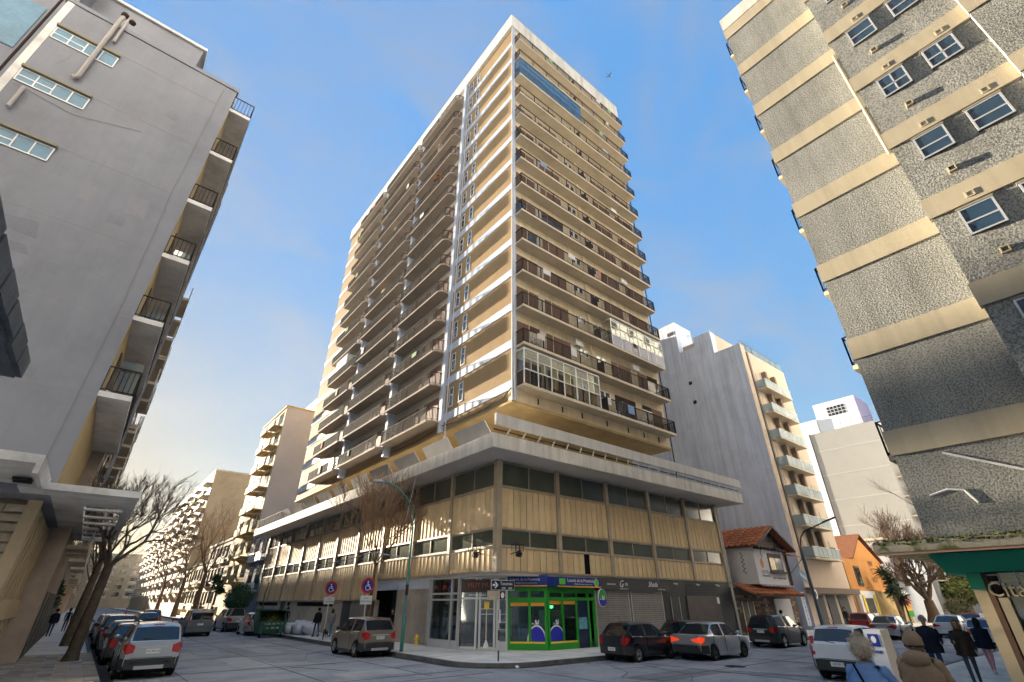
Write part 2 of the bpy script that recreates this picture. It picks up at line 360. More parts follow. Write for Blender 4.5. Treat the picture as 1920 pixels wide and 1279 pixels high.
# glazed-in balconies
def enclosure(x0, x1, k, mt, gl, n, panel, zt=2.6, lbl=None):
    m = MB(); z0 = ZB(k) + .16; z1 = ZB(k) + zt; y = RY - .02
    for i in range(n + 1): x = x0 + (x1-x0)*i/n; m.box(x-.035, x+.035, y-.03, y+.03, z0, z1)
    for z in (z0 + .98, z0 + 1.75, z1): m.box(x0-.04, x1+.04, y-.035, y+.035, z-.03, z+.03)
    for z in (z0 + .98, z1): m.box(x0-.03, x0+.03, y, TY, z-.03, z+.03)
    for i in range(n): x = x0 + (x1-x0)*(i+.5)/n; m.box(x-.02, x+.02, y-.022, y+.02, z0+1.0, z0+1.75)
    o = add('glazed_balcony', m, mt, T, label=lbl)
    for i in range(n): a = x0+(x1-x0)*i/n+.04; b = x0+(x1-x0)*(i+1)/n-.04; add('pane', B(a, b, y-.006, y+.006, z0+1.0, z1-.03), gl, o)
    for xe in (x0, x1): add('pane', B(xe-.005, xe+.005, y+.03, TY, z0+1.0, z1-.03), gl, o)
    if panel: add('panel', MB().box(x0, x1, y-.01, y+.02, z0+.03, z0+.95).box(x0-.01, x0+.01, y, TY, z0+.03, z0+.95), panel, o)
    if gl is lt:
        rc = random.Random(k)
        for i in range(n):
            if rc.random() < .6: a = x0+(x1-x0)*(i+.05)/n; add('curtain', B(a, a+(x1-x0)/n*rc.uniform(.4, .9), y+.12, y+.14, z0+.3, z1-.05), mat('curtain_yellow', (.62, .50, .26), .8, .2, 4), o)
lt = clear_glass('enclosure_glass', (.86, .88, .84), .09)
enclosure(RX0, 24.4, 0, white_f, lt, 6, None, lbl='white framed glazed-in balcony')
enclosure(26.6, RX1, 2, white_f, lt, 6, mat('grey_panel', (.34, .33, .38), .5, .05), lbl='white framed glazed-in balcony with grey panels')
blf = mat('blue_frame', (.03, .075, .13), .4, .1)
enclosure(RX0, 25.7, 11, blf, glass('blue_glass', (.05, .12, .2), .08, 1.7), 8, blf, lbl='dark blue glazed-in balcony')
# left face: three stacks of balconies between white fins
LX = 16.0
stacks = [(29.65, 37.6), (38.45, 47.5), (48.5, 56.4)]
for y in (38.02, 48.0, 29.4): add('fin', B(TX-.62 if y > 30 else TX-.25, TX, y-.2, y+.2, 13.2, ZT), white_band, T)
lslab, lrail, lshut, lpar = [], [], [], []
for a, b in stacks:
    m = MB(); m.add([(TX-.02,a,0),(LX+.35,a,0),(LX,a+.3,0),(LX,b,0),(TX-.02,b,0),(TX-.02,a,.16),(LX+.35,a,.16),(LX,a+.3,.16),(LX,b,.16),(TX-.02,b,.16)],
        [(0,1,2,3,4),(9,8,7,6,5),(0,5,6,1),(1,6,7,2),(2,7,8,3),(3,8,9,4),(4,9,5,0)])
    lslab.append(m.mesh('balcony', mat('shaded_concrete', (.30, .25, .20), .85, .1, 1, dirt=.15)))  # darker copy of the balcony concrete, soffit shade put into its colour
    lrail.append(railing(MB(), [(TX, a+.02), (LX+.36, a+.02), (LX+.02, a+.31), (LX+.02, b), (TX, b)], 1.0, .16, 1.7, .115, .03, .06, .06).mesh('railing', rail_m, fix=False))
    m = MB()
    for c0, c1 in ((a+.5, a+2.6), (a+4.0, b-.6)): m.box(TX-.07, TX-.03, c0, c1, .16, 2.25)
    lshut.append([B(TX-.07, TX-.03, c0, c1, .16, 2.25).mesh('shutter', shut_m) for c0, c1 in ((a+.5, a+2.7), (a+3.6, b-.6))])
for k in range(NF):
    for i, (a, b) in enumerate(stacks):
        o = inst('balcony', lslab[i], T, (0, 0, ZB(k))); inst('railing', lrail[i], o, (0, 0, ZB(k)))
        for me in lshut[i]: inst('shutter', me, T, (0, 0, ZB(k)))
# things on the balconies
add('awning', MB().box(LX+.1, TX-.1, 51.2, 53.4, ZB(3)+.3, ZB(3)+.34), yel_m, T)
def parcel(name, lbl, cat, mb, mt): return add(name, mb, mt, None, label=lbl, cat=cat)
um = MB(); 
for j in range(10):
    t0, t1 = 2*math.pi*j/10, 2*math.pi*(j+1)/10; um.mi = j % 2
    c = Vector((LX+.55, 33.0, ZB(9)+2.25)); um.add([c+Vector((0,0,.35)), c+Vector((.5*math.cos(t0), .9*math.sin(t0), 0)), c+Vector((.5*math.cos(t1), .9*math.sin(t1), 0))], [(0,1,2)])
um.mi = 1; um.bar((LX+.55, 33.0, ZB(9)+.17), (LX+.55, 33.0, ZB(9)+2.5), .04)
add('parasol', um, [orange_m, black_m], None, label='orange and black parasol open on an upper left balcony of the tower', cat='parasol', fix=False)
lamp_w = mat('white_canvas', (.75, .66, .45), .7, .05)
for n_, (y, k) in enumerate(((33.2, 11), (42.6, 9), (43.4, 6))):
    m = MB(); m.ball((LX+.4, y, ZB(k)+1.5), .42, 8, (.7, 1, 1.3)); m.bar((LX+.4, y, ZB(k)+.16), (LX+.4, y, ZB(k)+1.0), .05)
    add('folded_parasol', m, lamp_w, None, smooth=True, cat='parasol', label=('pale folded parasol on the highest of the left side balconies holding one', 'pale folded parasol on the middle balcony stack, upper of two', 'pale folded parasol on the middle balcony stack, lower of two')[n_])
add('enclosed_bay', MB().box(LX+.04, TX-.08, 51.0, 54.5, ZB(4)+.2, ZB(4)+2.6), mat('white_glazing', (.62, .64, .62), .3, .15, 3, spec=.6), T)
pl = MB(); random.seed(5)
for i in range(90):
    c = Vector((LX+.1+random.uniform(-.12, .25), 48.9+random.uniform(-.5, .6), ZB(0)+.55+random.uniform(-.3, .6))); pl.add([c, c+Vector((random.uniform(-.1,.1), random.uniform(-.1,.1), .12)), c+Vector((random.uniform(-.12,.12), .1, .02))], [(0,1,2)])
leaf_m = mat('leaf_green', (.035, .085, .025), .6, .3, 4)
add('green_mesh', MB().box(LX-.02, LX+.01, 48.7, 50.2, ZB(0)+.25, ZB(0)+1.2), mat('green_netting', (.02, .16, .06), .7, .3, 8), T)
yb = add('balcony_plant', pl, leaf_m, None, label='small leafy plant on the lowest balcony beside green netting', cat='plant', fix=False)

# air conditioners, drying cloths and plants that break the repetition
ac_me = MB().box(0, .8, -.28, 0, 0, .55).box(.1, .5, -.29, -.28, .08, .47).mesh('air_conditioner', mat('ac_white', (.6, .6, .58), .6, .1, 3)); rk = random.Random(77)
for k in range(NF):
    for x in (23.0, 26.5, 29.75):
        if rk.random() < .4: inst('air_conditioner', ac_me, T, (x, TY-.02, ZB(k)+rk.choice((.25, .25, 2.15))))
cl_c = [mat('towel_%d' % i, c, .9, .1, 4) for i, c in enumerate(((.55, .5, .45), (.2, .3, .45), (.5, .2, .15), (.6, .6, .62), (.25, .35, .2)))]
for i in range(15):
    k = rk.randrange(NF); x = rk.uniform(18, 32.5); w = rk.uniform(.3, .8); add('drying_towel', B(x, x+w, RY-.07, RY-.04, ZB(k)+1.18-rk.uniform(.4, .8), ZB(k)+1.18), rk.choice(cl_c), T)
for i in range(14):
    k = rk.randrange(NF); a, b = rk.choice(stacks); y = rk.uniform(a+.8, b-1); add('drying_towel', B(LX-.06, LX-.035, y, y+rk.uniform(.3, .9), ZB(k)+1.18-rk.uniform(.4, .8), ZB(k)+1.18), rk.choice(cl_c), T)
for i in range(9):
    k = rk.randrange(NF-1); x = rk.uniform(18, 32); m = MB(); m.lathe([(.001, 0), (.13, 0), (.17, .28), (.001, .28)], 10, 'z', (x, TY-.35, ZB(k)+.14)); pt = add('plant_pot', m, tile_pot if 'tile_pot' in globals() else mat('pot_clay', (.3, .13, .07), .9, .1), T)
    lv = MB()
    for q in range(46):
        c = Vector((x+rk.gauss(0, .16), TY-.35+rk.gauss(0, .12), ZB(k)+.75+rk.gauss(0, .24))); d = Vector((rk.uniform(-1, 1), rk.uniform(-1, 1), rk.uniform(-.3, 1))).normalized()*.16; e = d.orthogonal()*.35; lv.add([c, c+d*.5+e, c+d, c+d*.5-e], [(0,1,2,3)])
    add('leaves', lv, leaf_m, pt, fix=False, kind='stuff')
# ------------------------------------------------------------------ podium
PXE, PYE = 38.45, 66.65
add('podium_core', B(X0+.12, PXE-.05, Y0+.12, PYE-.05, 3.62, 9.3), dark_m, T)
add('podium_roof', B(X0, PXE, Y0, PYE, 9.85, 10.05), podsoff_m, T)
FX, FY = 14.3, 19.2
mb = MB(); mb.box(FX, 39.95, FY, PYE+1.2, 9.33, 9.40); add('podium_soffit', mb, podsoff_m, T)
mb = MB(); mb.box(FX-.02, 39.97, FY-.02, FY+.28, 9.35, 10.1); mb.box(FX-.02, FX+.28, FY+.28, PYE+1.22, 9.35, 10.1); mb.box(39.7, 39.97, FY+.28, PYE, 9.35, 10.1)
add('fascia', mb, fascia_m, T)
# floating parapet beam on the right side, on little brackets
add('parapet_beam', B(FX+.3, 40.5, FY+.18, FY+.34, 10.68, 11.32), mat('beam_paint', (.56, .54, .51), .8, .06, 1, streak=.15), T)
for i in range(23):
    x = FX + .9 + i*1.13; add('beam_bracket', MB().bar((x, FY+.05, 10.14), (x+.5, FY+.32, 10.66), .05, .09), mat('bracket_paint', (.5, .45, .36), .8, .1), T)
mb = MB(); mb.box(FX+.25, 40.2, FY+.3, FY+.36, 10.4, 10.46); add('beam_rail', mb, rail_m, T)
# leaning terrace panels on the left side
pan_m = mat('terrace_panel', (.50, .49, .49), .5, .1, 2, rnd=.12, spec=.3)
pan = MB(); pan.add([(0,0,0),(0,3.1,0),(-.62,3.1,.9),(-.62,0,.9),(.05,0,0),(.05,3.1,0),(-.57,3.1,.9),(-.57,0,.9)], [(0,1,2,3),(7,6,5,4),(0,4,5,1),(1,5,6,2),(2,6,7,3),(3,7,4,0)])
pan_me = pan.mesh('terrace_panel', pan_m)
for i in range(10):
    y = 20.2 + i*3.95; o = inst('terrace_panel', pan_me, T, (FX+.75, y, 10.2)); o.rotation_euler = (0, random.uniform(-.10, .02), random.uniform(-.02, .02))
    for q in (.3, 1.6, 2.9): add('beam_bracket', MB().bar((FX+.1, y+q, 10.12), (FX+.75, y+q+.25, 10.25), .06, .08), MT['bracket_paint'], T)
rl_ = railing(MB(), [(FX+.2, 58.5), (FX+.2, 67.2)], 1.0, 10.1, 2.2, .2); add('terrace_railing', rl_, rail_m, T)
# cladding bays
def strip_me(w, h, ax):
    m = MB(); n = 4
    prof = [(-w/2, 0), (-w/2+.015, -.05), (-w/4, -.032), (0, -.026), (w/4, -.032), (w/2-.015, -.05), (w/2, 0)]
    pts = [(a, d) for a, d in prof]
    vs = []
    for z in (0, h):
        for a, d in pts: vs.append((a, d, z) if ax == 'x' else (d, a, z))
    q = len(pts); m.add(vs, [(i, i+1, q+i+1, q+i) for i in range(q-1)] + [tuple(range(q)), tuple(range(q, 2*q))]); return m.mesh('cladding_panel', clad_m)
LW0, LW1, UW0, UW1 = 4.86, 5.72, 7.93, 9.27
RB = [16.1 + 4.47*i for i in range(6)]; LB = [21.1 + 4.555*i for i in range(11)]
def frame_me(ax, w, h):
    m = MB()
    def b(a0, a1, d0, d1, z0, z1): m.box(*((a0, a1, d0, d1) if ax == 'x' else (d0, d1, a0, a1)), z0, z1)
    b(0, w, -.03, .05, 0, .06); b(0, w, -.03, .05, h-.06, h); b(0, .05, -.028, .05, .06, h-.06); b(w-.05, w, -.028, .05, .06, h-.06); b(w/2-.03, w/2+.03, -.035, .05, .06, h-.06)
    return m.mesh('window_frame', pier_m)
def pane_me(ax, w, h): return [(B(a, b, .01, .04, .06, h-.06) if ax == 'x' else B(.01, .04, a, b, .06, h-.06)).mesh('pane', pod_glass) for a, b in ((.05, w/2-.03), (w/2+.03, w-.05))]
for side, bays, ax in (('front', RB, 'x'), ('side', LB, 'y')):
    bw = bays[1] - bays[0] - .26; ns = 9; sw = bw/ns
    me_u = strip_me(sw-.028, UW0-LW1-.16, ax); me_l = strip_me(sw-.028, LW0-3.66-.1, ax); me_ll = strip_me(sw-.028, LW0-2.42-.1, ax)
    f1, f2, g1, g2 = frame_me(ax, bw, LW1-LW0), frame_me(ax, bw, UW1-UW0), pane_me(ax, bw, LW1-LW0), pane_me(ax, bw, UW1-UW0)
    for i in range(len(bays)):
        p = bays[i]; z0 = 3.6 if (ax == 'x' or i < 4) else 2.4
        add('pier', B(p-.13, p+.13, Y0-.14, Y0+.12, z0, 9.33) if ax == 'x' else B(X0-.14, X0+.12, p-.13, p+.13, z0, 9.33), pier_m, T) if not (ax == 'y' and i == 0) else add('pier', B(X0-.17, X0+.17, Y0-.17, Y0+.17, 3.6, 9.33), pier_m, T)
        if i == len(bays) - 1: break
        low = ax == 'y' and i >= 3
        for j in range(ns):
            a = p + .13 + sw*(j+.5)
            at = lambda z: (a, Y0, z) if ax == 'x' else (X0, a, z)
            inst('cladding_panel', me_u, T, at(LW1+.08))
            if ax == 'x' and i == 1 and j == 4: continue          # one lower panel is missing
            inst('cladding_panel', me_ll if low else me_l, T, at(2.44 if low else 3.68))
        at = lambda z: (p+.13, Y0, z) if ax == 'x' else (X0, p+.13, z)
        for f_, g_, z in ((f1, g1, LW0), (f2, g2, UW0)):
            w = inst('window', f_, T, at(z)); [inst('pane', q_, w, at(z)) for q_ in g_]
for z in (3.63, 4.79, LW1, UW0-.1):
    add('rail', B(X0+.1, PXE, Y0-.075, Y0+.1, z, z+.09), pier_m, T)
    if z < 4: add('rail', B(X0-.075, X0+.1, Y0+.2, 34.7, z, z+.09), pier_m, T); add('rail', B(X0-.075, X0+.1, 34.9, PYE, 2.38, 2.46), pier_m, T)
    else: add('rail', B(X0-.075, X0+.1, Y0+.2, PYE, z, z+.09), pier_m, T)
add('end_pipe', MB().tube([(PXE+.25, Y0-.1, .13), (PXE+.25, Y0-.1, 9.3)], .09, 8), fascia_m, T, smooth=True)
# ground floor of the left side
add('overhang_soffit', B(X0, PXE, Y0, 35.0, 3.5, 3.625), podsoff_m, T)
add('stone_wall', B(X0+.05, X0+.4, 27.7, 31.95, .13, 3.0), marble_m, T)
add('lintel', B(X0+.03, X0+.4, 27.7, 35.2, 3.0, 3.6), white_band, T)
add('entrance', B(X0+1.5, X0+1.7, 31.5, 35.5, .13, 3.0), char_m, T); add('stone_wall', B(X0+.3, X0+1.6, 31.9, 32.0, .13, 3.0), marble_m, T)
add('plaster_wall', B(X0+.06, X0+.4, 35.2, PYE, .13, 2.4), gwall_m, T)
for a, b in ((36.2, 39.3),): add('gate', B(X0+.0, X0+.06, a, b, .13, 2.35), mat('grey_gate', (.2, .18, .16), .6, .1, 3), T)
for a, b in ((35.2, 36.2), (39.4, 40.8), (56.0, 57.2)): add('pilaster', B(X0-.02, X0+.06, a, b, .13, 2.37), char_m, T)
for a, b in ((43.0, 52.0), (54.3, 55.0), (58.5, 65.5)): add('vent', B(X0+.03, X0+.07, a, b, 2.0, 2.3), dark_m, T)
add('far_wall', B(PXE-.3, PXE, Y0+.3, PYE, .13, 9.3), gwall_m, T)
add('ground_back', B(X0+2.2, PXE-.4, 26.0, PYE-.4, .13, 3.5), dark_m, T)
# floodlights on the corner
for sx, y0_ in ((1, 20.35), (-1, 22.2)):
    t = thing('floodlight', 'caged floodlight bracket on the podium corner, ' + ('street front side' if sx > 0 else 'left street side'), 'floodlight', (X0+.9 if sx > 0 else X0-.55, y0_, 4.6), 0, 'floodlights at the podium corner')
    m = MB(); q = .5
    for z in (0, .16, .32): m.bar((-q/2, 0, z), (q/2, 0, z), .02)
    for x in (-q/2, 0, q/2): m.bar((x, 0, 0), (x, 0, .32), .02); m.bar((x, .35, 0), (x, .35, .32), .02); m.bar((x, 0, .32), (x, .35, .32), .02)
    m.bar((0, 0, .0), ((0, .75, -.1) if sx > 0 else (.6, .1, -.1)), .04)
    add('cage', m, rail_m, t, local=True)
    m = MB(); m.box(-.14, .14, -.1, .08, -.28, -.06); o = add('lamp_body', m, black_m, t, local=True); o.rotation_euler = (.5, 0, 0)

# ------------------------------------------------------------------ shops at street level
P0, P1 = Vector((16.2, 24.7, 0)), Vector((19.4, 21.05, 0)); CD = (P1-P0).normalized(); CL = (P1-P0).length; CA = math.atan2(CD.y, CD.x)
def chm(t, loc=(0, 0)): return P0 + CD*t
t = thing('clothes_shop_front', 'glazed clothes shop front with grey metal frames at the chamfered corner', 'shop front', (16.2, 24.7, .13))
def lbox(m, a, b, d0, d1, z0, z1):   # box along the chamfer line, a..b along it, d out of it
    nn = Vector((CD.y, -CD.x, 0)); vs = []
    for z in (z0, z1):
        for (u, d) in ((a, d0), (b, d0), (b, d1), (a, d1)):
            p = P0 + CD*u + nn*(-d); vs.append((p.x, p.y, z))
    m.add(vs, [(0,1,2,3),(7,6,5,4),(0,4,5,1),(1,5,6,2),(2,6,7,3),(3,7,4,0)]); return m
m = MB()
for y in (24.55, 25.25, 27.45, 27.7): m.box(X0-.02, X0+.14, y-.06, y+.06, .13, 3.5)
for z in (.13, 2.36, 2.66, 3.44): m.box(X0-.01, X0+.13, 24.61, 25.19, z, z+.09); m.box(X0-.01, X0+.13, 25.31, 27.39, z, z+.09)
m.box(X0, X0+.12, 24.61, 25.19, .22, .5); m.box(X0, X0+.12, 25.31, 27.39, .22, .5)
for u in (.08, 1.05, 1.25, 2.05, 2.2, 2.72): lbox(m, u-.055, u+.055, -.06, .06, .13, 3.5)
for z in (2.42, 3.42): lbox(m, .135, 2.66, -.045, .045, z, z+.1)
lbox(m, .135, .995, -.04, .04, .13, .25); lbox(m, 1.305, 1.995, -.04, .04, .13, .25); lbox(m, 2.255, 2.665, -.04, .04, .13, .5)
for z in (1.7, 1.95): lbox(m, 1.305, 1.995, -.03, .03, z, z+.04)
for z in (1.0, 1.35, 1.7): lbox(m, 2.255, 2.665, -.03, .03, z, z+.03)
add('frame', m, alu_m, t)
shopg = clear_glass('shop_glass', (.75, .8, .8), .18)
m = MB(); m.box(X0+.05, X0+.06, 24.6, 27.4, .3, 3.44); lbox(m, .1, 2.7, -.005, .005, .2, 3.4); add('pane', m, shopg, t)
m = MB(); m.box(X0+1.3, X0+1.35, 24.0, 28, .13, 3.5); lbox(m, -.3, 2.9, 1.6, 1.65, .13, 3.5); add('interior', m, mat('shop_interior', (.07, .06, .055), .8, .4, 2), t)
add('side_return', B(X0+.05, X0+1.3, 27.75, 27.9, .13, 3.5), char_m, t)
m = MB(); lbox(m, .2, 2.65, -.09, -.05, 2.75, 3.36); add('sign_board', m, mat('dark_sign', (.04, .018, .012), .4, .2), t)
red_t = mat('red_lettering', (.5, .09, .03), .5, 0)
pc = chm(1.42) + Vector((CD.y, -CD.x, 0))*.1; text('lettering', 'MUY MUJER', .34, (pc.x, pc.y, 3.1), red_t, t, CA)
pc = chm(1.1) + Vector((CD.y, -CD.x, 0))*.06; text('lettering', 'INDUMENTARIA', .13, (pc.x, pc.y, 2.62), white_t, t, CA)
for y, s_ in ((26.9, 'MU'), (26.0, 'JER')): text('lettering', s_, .3, (X0-.0, y, 3.02), red_t, t, -math.pi/2)
# garments behind the glass
gm = [mat('garment_%d' % i, c, .85, .15, 5) for i, c in enumerate(((.35, .12, .03), (.12, .2, .3), (.4, .4, .42), (.25, .03, .05), (.05, .06, .12), (.5, .42, .3)))]
def garment(parent, c, mt, h=1.1, w=.22):
    m = MB(); n = 7; vs = []
    for i in range(5):
        f = i/4; rr = w*(.45 + .75*f); z = h*(1-f)
        for j in range(10): a = 2*math.pi*j/10; q = rr*(1+.15*math.sin(5*a)*f); vs.append((c[0]+q*math.cos(a), c[1]+q*.6*math.sin(a), c[2]+z))
    m.add(vs, [(i*10+j, i*10+(j+1) % 10, (i+1)*10+(j+1) % 10, (i+1)*10+j) for i in range(4) for j in range(10)]); m.ball((c[0], c[1], c[2]+h+.13), .09, 6)
    return add('dressed_mannequin', m, mt, None, smooth=True, cat='mannequin', label=parent)
p = chm(1.5) - Vector((CD.y, -CD.x, 0))*.5; garment('mannequin in a rust orange dress behind the shop door', (p.x, p.y, .6), gm[0])
garment('mannequin in pale clothes in the left shop window', (X0+.5, 26.0, .75), gm[2], 1.3); garment('mannequin in blue clothes in the left shop window', (X0+.6, 26.8, .65), gm[1], 1.2)
garment('mannequin in dark red clothes behind the narrow window pane', (X0+.5, 24.95, .8), gm[3], 1.0)
p = chm(2.45) - Vector((CD.y, -CD.x, 0))*.4
t2 = thing('shop_shelf', 'shelf of small goods behind the clothes shop door', 'shelf', (p.x, p.y, .13))
m = MB()
for z in (.5, .9, 1.3, 1.7): lbox(m, 2.25, 2.68, .3, .6, z, z+.03)
add('shelf_board', m, white_f, t2); m = MB(); random.seed(3)
for z in (.53, .93, 1.33):
    for i in range(4): u = 2.28+i*.1; lbox(m, u, u+.07, .34, .5, z, z+random.uniform(.12, .28))
add('goods', m, gm[5], t2, kind='stuff')
b_ = MB(); pc = chm(1.62) + Vector((CD.y, -CD.x, 0))*.05
b_.bar((pc.x, pc.y, .45), (pc.x, pc.y, 2.1), .035); b_.add([(pc.x-.13, pc.y+.1, .2), (pc.x+.13, pc.y-.1, .2), (pc.x+.03, pc.y-.03, .55), (pc.x-.03, pc.y+.03, .55)], [(0,1,2,3)])
add('sign_stand', b_, white_t, t); add('notice', MB().bar((pc.x, pc.y-.01, 1.95), (pc.x, pc.y-.01, 2.3), .03, .28, up=(CD.x, CD.y, 0)), yel_m, t)

k_ = thing('lottery_shop_front', 'bright green lottery shop front wrapping the chamfered corner', 'shop front', (19.4, 21.05, .13))
m = MB(); 
for u in (2.84, 3.95, CL-.04): lbox(m, u-.07, u+.07, -.07, .07, .13, 3.0)
lbox(m, 2.91, CL-.11, -.06, .06, .13, .5); lbox(m, 2.91, CL-.11, -.05, .05, 2.28, 2.5); lbox(m, 2.91, CL-.11, -.05, .05, 2.8, 3.0)
yy = 21.0
for x in (19.47, 20.5, 21.56, 22.52, 23.0): m.box(x-.06, x+.06, yy-.07, yy+.06, .13, 3.0)
m.box(19.53, 21.5, yy-.06, yy+.05, .13, .5); m.box(19.53, 22.94, yy-.06, yy+.05, 2.36, 2.52); m.box(19.53, 22.94, yy-.05, yy+.05, 2.72, 3.0)
add('frame', m, green_m, k_)
m = MB(); lbox(m, 2.9, CL-.1, -.005, .005, .5, 2.8); m.box(19.5, 21.5, yy-.005, yy+.005, .5, 2.8); add('pane', m, shopg, k_)
m = MB(); lbox(m, 2.9, CL-.1, -.012, -.008, 2.1, 2.27); m.box(19.55, 20.44, yy-.012, yy-.008, 2.18, 2.36); m.box(20.56, 21.5, yy-.012, yy-.008, 2.18, 2.36); add('orange_strip', m, orange_m, k_)
m = MB(); lbox(m, 2.92, CL-.12, -.072, -.062, .42, .5); m.box(19.55, 21.5, yy-.072, yy-.062, .42, .5); add('yellow_strip', m, yel_m, k_)
m = MB(); m.box(21.62, 22.46, yy-.03, yy, .13, 2.36); add('door_panel', m, navy_m, k_)
m = MB(); m.box(21.7, 22.35, yy-.04, yy-.031, 1.0, 1.55); add('poster', m, mat('cyan_poster', (.12, .35, .45), .5, .5, 6), k_)
add('interior', MB().box(19.0, 24, 23.2, 23.25, .13, 3.4), mat('green_room', (.10, .13, .10), .8, .4, 1.5), k_)
for i, (x, y, w, z0, z1, c) in enumerate(((19.1, 22.2, .5, .9, 1.6, (.4, .05, .03)), (18.8, 22.6, .6, .6, 1.2, (.05, .25, .45)), (18.3, 23.0, .3, .7, 2.0, (.45, .5, .5)), (20.0, 22.3, .7, 1.2, 1.9, (.4, .4, .38)), (21.0, 22.4, .8, 1.15, 1.9, (.42, .42, .36)), (20.3, 21.9, .5, .3, 1.0, (.03, .2, .03)))):
    add('display', B(x, x+w, y, y+.05, z0, z1), mat('display_%d' % i, c, .6, .3, 5), k_)
add('counter_light', B(19.6, 20.1, 21.3, 21.32, 2.0, 2.12), mat('green_glow', (.05, .7, .15), .5, 0, emit=1.5), k_)
m = MB()          # half-round emblem on the glass of both sides
for q in range(12):
    a0, a1 = math.pi*q/12, math.pi*(q+1)/12
    m.add([(19.5, yy-.016, .5), (19.5+.0, yy-.016, .5)], [])
    if a0 < math.pi/2: pass
arc = [(20.0 + .62*math.cos(math.pi*q/16), .52 + .72*math.sin(math.pi*q/16)) for q in range(17)]; arc2 = [(20.0 + .55*math.cos(math.pi*q/16), .52 + .65*math.sin(math.pi*q/16)) for q in range(17)]
add('emblem', MB().poly([(max(19.54, x), yy-.014, z) for x, z in arc]), white_t, k_); add('emblem', MB().poly([(max(19.54, x), yy-.018, z) for x, z in arc2]), mat('emblem_blue', (.02, .02, .42), .5, 0), k_)
def chpt(u, d, z): p = P0 + CD*u + Vector((CD.y, -CD.x, 0))*d; return (p.x, p.y, z)
cu = CL - .55
add('emblem', MB().poly([chpt(min(CL-.12, cu+.5*math.cos(math.pi*q/16)), .014, .52+.72*math.sin(math.pi*q/16)) for q in range(17)]), white_t, k_)
add('emblem', MB().poly([chpt(min(CL-.12, cu+.44*math.cos(math.pi*q/16)), .018, .52+.65*math.sin(math.pi*q/16)) for q in range(17)]), MT['emblem_blue'], k_)
def dove(mb, c, s, f):
    for pts in (((-.5,0),(.2,-.1),(.5,.15),(.25,.2)), ((-.1,0),(.15,.1),(-.1,.7),(-.3,.5)), ((.1,.05),(.3,.12),(.45,.65),(.25,.6)), ((-.5,0),(-.8,.25),(-.75,-.05))):
        mb.poly([f(c[0]+a*s, c[1]+b*s) for a, b in pts])
m = MB(); dove(m, (20.05, 1.28), .32, lambda a, b: (a, yy-.02, b)); dove(m, (cu, 1.28), .3, lambda a, b: chpt(a, .02, b)); add('emblem_bird', m, bird_w, k_, fix=False)
s_ = thing('lottery_sign', 'dark blue lottery fascia sign with white lettering above the green shop', 'sign', (19.4, 21.0, 3.05))
m = MB(); lbox(m, 2.8, CL+.12, -.3, .05, 3.02, 3.56); m.box(19.6, 23.4, 20.68, 20.98, 3.02, 3.5); m.add([(19.6,20.68,3.02),(19.6,20.98,3.02),tuple(chpt(CL+.12,.3,3.02)),(19.6,20.68,3.5),(19.6,20.98,3.5),tuple(chpt(CL+.12,.3,3.5))], [(0,1,2),(3,4,5),(0,2,5,3)])
add('board', m, blue_m, s_); m = MB(); lbox(m, 2.8, CL+.1, -.31, -.302, 3.02, 3.08); m.box(19.9, 23.4, 20.665, 20.678, 3.0, 3.07); add('orange_strip', m, orange_m, s_)
add('emblem', B(20.05, 20.5, 20.66, 20.678, 3.14, 3.42), mat('lime', (.12, .6, .06), .5, 0), s_)
text('lettering', 'Lotería de la Provincia', .25, (21.75, 20.672, 3.34), white_t, s_, sx=.95); text('lettering', 'Beneficencia, azar y esparcimiento', .105, (21.95, 20.672, 3.17), white_t, s_)
m = MB(); m.poly([(23.02+.19*math.cos(2*math.pi*i/20), 20.67, 3.26+.2*math.sin(2*math.pi*i/20)) for i in range(20)]); add('emblem', m, white_t, s_)
m = MB(); m.poly([(23.02+.165*math.cos(2*math.pi*i/20), 20.664, 3.26+.175*math.sin(2*math.pi*i/20)) for i in range(20)]); add('emblem', m, MT['lime'], s_)
pc = chpt(3.75, .31, 3.36); text('lettering', 'Lotería de la Provincia', .2, pc, white_t, s_, CA, sx=.9); pc = chpt(3.85, .31, 3.19); text('lettering', 'Beneficencia, azar y esparcimiento', .085, pc, white_t, s_, CA)
h_ = thing('round_shop_sign', 'oval green and blue projecting sign with a white bird by the lottery shop', 'sign', (23.2, 20.5, 2.4))
def disc(c, rx, rz, y0, y1, n=24): return MB().prism([(c[0]+rx*math.cos(2*math.pi*i/n), y0, c[2]+rz*math.sin(2*math.pi*i/n)) for i in range(n)], (0, y1-y0, 0))
add('panel', disc((23.25, 0, 2.5), .34, .46, 20.5, 20.56), white_t, h_); add('face', disc((23.25, 0, 2.5), .31, .43, 20.485, 20.499), mat('sign_green', (.03, .35, .08), .4, 0), h_)
add('wave', MB().poly([(23.25+.31*math.cos(math.pi+math.pi*i/14), 20.48, 2.42+.34*math.sin(math.pi+math.pi*i/14)) for i in range(15)]), MT['emblem_blue'], h_)
m = MB(); dove(m, (23.27, 2.42), .33, lambda a, b: (a, 20.475, b)); add('emblem_bird', m, bird_w, h_, fix=False); add('arm', MB().bar((23.25, 20.53, 2.9), (23.25, 21.0, 2.9), .04), rail_m, h_)

